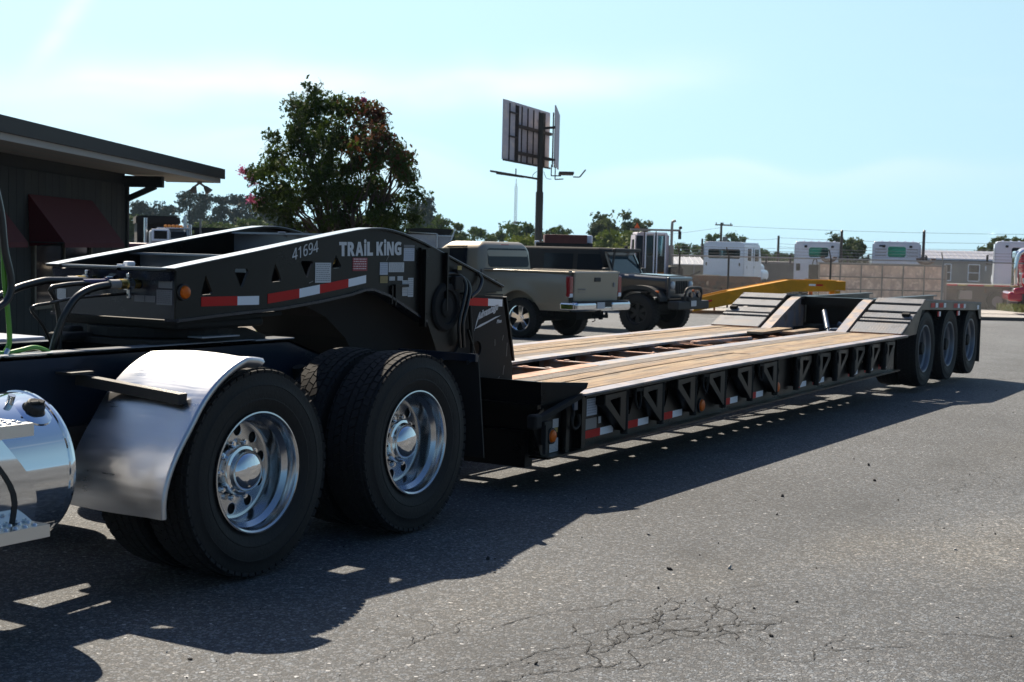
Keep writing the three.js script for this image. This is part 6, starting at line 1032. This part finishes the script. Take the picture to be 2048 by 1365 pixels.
const leafMat = P({ color: C(1), roughness: 0.75, side: THREE.DoubleSide, transmission: 0.35, thickness: 0, specularIntensity: 0.3 });
const leafFar = S({ color: C(1), roughness: 0.85, side: THREE.DoubleSide });
function foliage(name, spots, geo, mat, parent) { // spots: [x, y, z, size, color]
  const im = new THREE.InstancedMesh(geo, mat, spots.length), m = new THREE.Matrix4(), q = new THREE.Quaternion(), c = new THREE.Color(), R = rng(spots.length * 7 + 3);
  spots.forEach(([x, y, z, s, col], i) => { q.setFromEuler(new THREE.Euler(R() * 6.3, R() * 6.3, R() * 6.3)); m.compose(V(x, y, z), q, V(s, s * (0.8 + 0.5 * R()), s)); im.setMatrixAt(i, m); im.setColorAt(i, c.setRGB(...col)); });
  im.name = name; im.castShadow = im.receiveShadow = true; im.userData.kind = 'stuff'; parent.add(im); return im;
}
const gauss = R => { let s = 0; for (let i = 0; i < 4; i++) s += R(); return (s - 2) * 0.87; };
const bark = S({ color: C(0.075, 0.055, 0.042), roughness: 0.95 }), barkGrey = S({ color: C(0.045, 0.038, 0.032), roughness: 0.95 });
const limb = (a, b, r0, r1, R, wob = 0.08) => { // tapered, slightly crooked limb
  const A = V(...a), Bq = V(...b), n = 4, out = []; let p = A, l = A.distanceTo(Bq);
  for (let i = 1; i <= n; i++) { const t = i / n, qv = A.clone().lerp(Bq, t); if (i < n) qv.add(V((R() - 0.5) * wob * l, (R() - 0.5) * wob * l * 0.5, (R() - 0.5) * wob * l)); out.push(rod(p.toArray(), qv.toArray(), lerp(r0, r1, (i - 1) / n), 6, lerp(r0, r1, t))); p = qv; } return out;
};
{ // the flowering tree in the mulch bed
  const s = 29, px = 690, k = s / 2755, base = spot(s, (px - 1024) * k), O = thing('crape_myrtle', 'dark many stemmed crape myrtle tree with a few pink flower sprays in the mulch bed', 'tree', base, FACE), R = rng(77), hy = py => hAt(px, py, s);
  const sil = [[612, 168], [622, 190], [640, 207], [660, 200], [690, 205], [705, 198], [725, 205], [752, 222], [765, 262], [790, 282], [800, 300], [816, 298], [806, 330], [826, 345], [842, 382], [838, 425], [800, 456], [760, 468], [700, 474], [640, 468], [605, 448], [572, 442], [548, 425], [508, 415], [522, 385], [492, 352], [532, 332], [545, 290], [538, 268], [575, 255], [570, 195], [590, 217]].map(p => [(p[0] - px) * k, hy(p[1])]);
  const inside = (x, y) => { let c = false; for (let i = 0, j = sil.length - 1; i < sil.length; j = i++) { const a = sil[i], b = sil[j]; if ((a[1] > y) !== (b[1] > y) && x < (b[0] - a[0]) * (y - a[1]) / (b[1] - a[1]) + a[0]) c = !c; } return c; };
  const clumps = []; let guard = 0; while (clumps.length < 170 && guard++ < 9000) { const x = -2.1 + R() * 3.8, y = hy(474) + R() * (hy(165) - hy(474)); if (inside(x, y)) { const half = 1.7 * Math.sqrt(Math.max(0, 1 - Math.pow((y - hy(350)) / 2.0, 2))) * 0.9; clumps.push([x * 0.96, y - 0.03, (R() - 0.5) * 2 * Math.max(0.3, half) * Math.sqrt(Math.max(0.1, 1 - Math.pow(x / 2.1, 2)))]); } }
  sil.forEach(([x, y]) => { clumps.push([x * 0.93, y - 0.08 + (y > hy(300) ? -0.08 : 0.03), gauss(R) * 0.4]); });
  const sp = []; clumps.forEach(([x, y, z], ci) => {
    const red = clamp(smooth(0.0, 0.8, x + 0.4) * smooth(hy(420), hy(220), y) * 1.1 - 0.15), n = 74 + Math.floor(R() * 34), lit = 0.7 + 0.6 * R();
    for (let i = 0; i < n; i++) { const f = R() < red * 0.75, g = 0.8 + 0.45 * R(); sp.push([x + gauss(R) * 0.20, y + gauss(R) * 0.17, z + gauss(R) * 0.20, 0.085 + R() * 0.05, f ? [0.13 * g * lit, 0.050 * g * lit, 0.022 * g] : [0.056 * g * lit, 0.088 * g * lit, 0.014 * g]]); }
  });
  foliage('crown', sp, sprayGeo, leafMat, O);
  const st = []; const tips = clumps.filter((_, i) => i % 3 === 0);
  for (let i = 0; i < 10; i++) { const a = i / 10 * 6.28, mid = [Math.cos(a) * (0.35 + R() * 0.35), hy(500 - R() * 30), Math.sin(a) * (0.3 + R() * 0.3)]; st.push(limb([Math.cos(a) * 0.12, -0.05, Math.sin(a) * 0.12], mid, 0.055, 0.042, R)); const near = tips.slice().sort((p, q) => Math.hypot(p[0] - mid[0] * 2.2, p[2] - mid[2] * 2.2) - Math.hypot(q[0] - mid[0] * 2.2, q[2] - mid[2] * 2.2)).slice(0, 9); for (const t of near) st.push(limb(mid, t, 0.026, 0.007, R, 0.12)); }
  M('trunk', st, bark, O);
  const fl = []; const flowers = [[486, 350, 0.10], [500, 362, 0.10], [508, 372, 0.09], [505, 405, 0.10], [518, 412, 0.11], [528, 408, 0.08], [722, 206, 0.04], [756, 335, 0.03]]; for (const [fx, fy, r] of flowers) for (let i = 0; i < 90; i++) fl.push([(fx - px) * k + gauss(R) * r, hy(fy) + gauss(R) * r * 0.9, gauss(R) * r + 0.30, 0.05 + R() * 0.03, [0.62, 0.22, 0.36]]);
  foliage('blossom', fl, leafGeo, leafMat, O);
}
{ // shrub beside the building
  const s = 25.5, p = spot(s, (563 - 1024) / 2755 * s), O = thing('shrub', 'low green shrub in the mulch seen below the gooseneck arm', 'shrub', p, 0), R = rng(15), sp = [];
  const h = 0.62; for (let i = 0; i < 1500; i++) { const a = R() * 6.28, u = Math.acos(1 - R()), r = 0.75 + 0.3 * R(); sp.push([0.42 * r * Math.sin(u) * Math.cos(a), 0.10 + h * r * Math.cos(u), 0.42 * r * Math.sin(u) * Math.sin(a), 0.07 + 0.04 * R(), [0.07 + 0.09 * R(), 0.12 + 0.07 * R(), 0.018]]); }
  foliage('leaves', sp, sprayGeo, leafMat, O); M('stem', [0, 1, 2, 3].map(i => limb([0, 0, 0], [0.25 * Math.cos(i * 1.6), 0.4, 0.25 * Math.sin(i * 1.6)], 0.02, 0.01, R)), bark, O);
}
function tree(kind, s, t, h, r, label, seed) {
  const b = spot(s, t), O = thing(kind === 0 ? 'pine_tree' : 'tree', label, 'tree', b, 0), R = rng(seed * 31 + 5), sp = [], far = s > 250;
  const cols = [[[0.022, 0.040, 0.022], [0.036, 0.058, 0.030]], [[0.050, 0.085, 0.020], [0.090, 0.130, 0.028]], [[0.11, 0.15, 0.025], [0.17, 0.20, 0.035]], [[0.060, 0.085, 0.032], [0.105, 0.130, 0.050]]][kind];
  const K_ = kind === 0 ? 34 : 44, size = kind === 0 ? 0.75 : 0.42 * Math.max(1, r / 2.4), limbs = [];
  for (let c = 0; c < K_; c++) {
    let x, y, z; const a = R() * 6.28, rr = Math.sqrt(R());
    if (kind === 0) { const f = Math.pow(R(), 0.8); y = h * (0.22 + 0.76 * f); const w = r * (1.0 - 0.72 * Math.pow(f, 1.7)) * (0.75 + 0.4 * R()); x = Math.cos(a) * w * rr; z = Math.sin(a) * w * rr; }
    else { const f = R() * 2 - 1; y = h * 0.46 + h * 0.46 * f; const w = r * 1.15 * Math.sqrt(Math.max(0.12, 1 - Math.pow(Math.abs(f * 0.5 + 0.35 + (f < 0 ? 0.1 : 0)), 2.4))); x = Math.cos(a) * w * rr; z = Math.sin(a) * w * rr; }
    if (c % 3 === 0) limbs.push(limb([0, y * 0.55, 0], [x, y, z], 0.04 * r * 0.4, 0.015 * r * 0.4, R));
    const n = kind === 0 ? 44 : 52, cr = r * (kind === 0 ? 0.26 : 0.24) * (0.7 + 0.7 * R()), k = R();
    for (let i = 0; i < n; i++) { const g = 0.75 + 0.5 * R(); sp.push([x + gauss(R) * cr * 1.1, Math.min(h * 1.01, y + gauss(R) * cr * 0.75), z + gauss(R) * cr * 1.1, size * (0.6 + 0.7 * R()), cols[0].map((v, q) => lerp(v, cols[1][q], k) * g)]); }
  }
  foliage('crown', sp, sprayGeo, far ? leafFar : leafMat, O);
  M('trunk', [limb([0, -0.2, 0], [gauss(R) * 0.2, h * (kind === 0 ? 0.92 : 0.6), gauss(R) * 0.2], 0.028 * h * 0.9, 0.008 * h, R, 0.03), limbs], barkGrey, O);
}
const nth = ['first', 'second', 'third', 'fourth', 'fifth', 'sixth', 'seventh', 'eighth', 'ninth', 'tenth'];
const pines = [[300, -81.6, 12.5, 3.4], [316, -82.7, 13.1, 4.2], [300, -75.0, 11.7, 3.4], [300, -70.6, 14.9, 5.1], [310, -69.7, 14.7, 4.7], [300, -63.6, 13.7, 4.0], [312, -62.7, 14.9, 3.6], [300, -57.6, 14.2, 3.4], [310, -55.6, 13.9, 4.7], [300, -50.3, 12.1, 4.0]];
pines.forEach((p, i) => tree(0, ...p, `tall dark pine in the far row, ${nth[i]} from the office building`, i + 1));
tree(0, 260, -16.4, 13.0, 2.8, 'dark pine rising just right of the crape myrtle', 20); tree(0, 268, -19.3, 12.3, 3.1, 'dark pine half behind the right side of the crape myrtle', 21);
const rest = [
  [1, 165, -45.6, 6.2, 1.6, 'small green tree against the building corner before the pines'], [1, 165, -37.4, 5.7, 2.2, 'light green tree below the tallest pines'], [1, 168, -35.0, 5.8, 2.6, 'light green tree right of the thin stake posts'], [1, 165, -31.4, 5.9, 2.8, 'broad light green tree below the middle of the pine row'], [1, 170, -29.5, 5.7, 2.3, 'light green tree left of the lowest pink blossom'], [1, 165, -25.4, 6.0, 2.5, 'green tree behind the left stems of the crape myrtle'],
  [1, 135, -9.3, 6.2, 1.6, 'bright bushy tree under the pine right of the crape myrtle'], [1, 150, -7.6, 6.6, 2.0, 'rounded green tree above the tan pickup cab'], [1, 156, -6.6, 6.0, 1.5, 'smaller green tree right above the pickup cab window'], [1, 180, -4.8, 6.0, 2.1, 'dark green tree midway between pickup cab and billboard pole'], [1, 183, -2.3, 5.6, 1.7, 'low green tree left of the radio mast'], [1, 168, 0.4, 6.2, 2.9, 'green tree at the foot of the radio mast'], [1, 171, 2.4, 5.9, 2.0, 'green tree right behind the billboard pole'], [1, 174, 5.3, 6.3, 1.7, 'pointed green tree right of the billboard pole'], [1, 168, 4.0, 5.0, 2.6, 'low green tree over the red dump bed'],
  [2, 108, 0.8, 3.6, 2.1, 'bright yellow green bush left of the billboard pole'], [3, 165, 11.3, 8.0, 3.3, 'tall pale leafy tree between billboard and yard tractor'], [3, 168, 15.0, 7.6, 2.0, 'leafy tree behind the yard tractor roof'], [3, 162, 9.5, 6.9, 1.5, 'small leafy tree on the left flank of the tall pale one'], [2, 150, 11.8, 5.0, 3.4, 'yellow green bushes at the foot of the tall pale tree'],
  [1, 210, 25.2, 5.3, 2.0, 'dark green tree right of the yard tractor mirror'], [1, 213, 27.9, 5.0, 2.0, 'dark green tree left of the white crew cab roof'], [1, 240, 34.3, 7.5, 1.6, 'small dark tree left of the crossarm pole'], [1, 240, 38.2, 7.7, 2.1, 'rounded dark tree right of the crossarm pole'], [1, 248, 43.7, 4.7, 3.3, 'low far tree beside the crew cab nose'], [1, 252, 49.0, 4.1, 2.9, 'low far tree beside the bare pole'],
  [3, 138, 32.3, 5.1, 1.9, 'spreading tree behind the first white tractor truck'], [3, 142, 35.0, 5.0, 1.3, 'thin tree behind the exhaust stack of the first white tractor truck'], [3, 138, 49.0, 5.3, 1.7, 'green tree above the far white truck at the right edge'], [3, 141, 52.0, 5.4, 1.6, 'green tree cut by the right edge of the picture'], [1, 180, 61.7, 5.3, 1.5, 'small tree behind the mobile home roof'], [1, 180, -18.6, 7.6, 4.1, 'broad tree glimpsed through the stems of the crape myrtle'], [1, 183, -22.2, 7.3, 3.5, 'tree seen left of the crape myrtle stems']];
rest.forEach(([k, s, t, h, r, label], i) => tree(k, s, t, h, r, label, 40 + i));

scene.traverse(o => { if (o.isMesh) { o.castShadow = true; o.receiveShadow = true; } });
renderer.render(scene, camera);
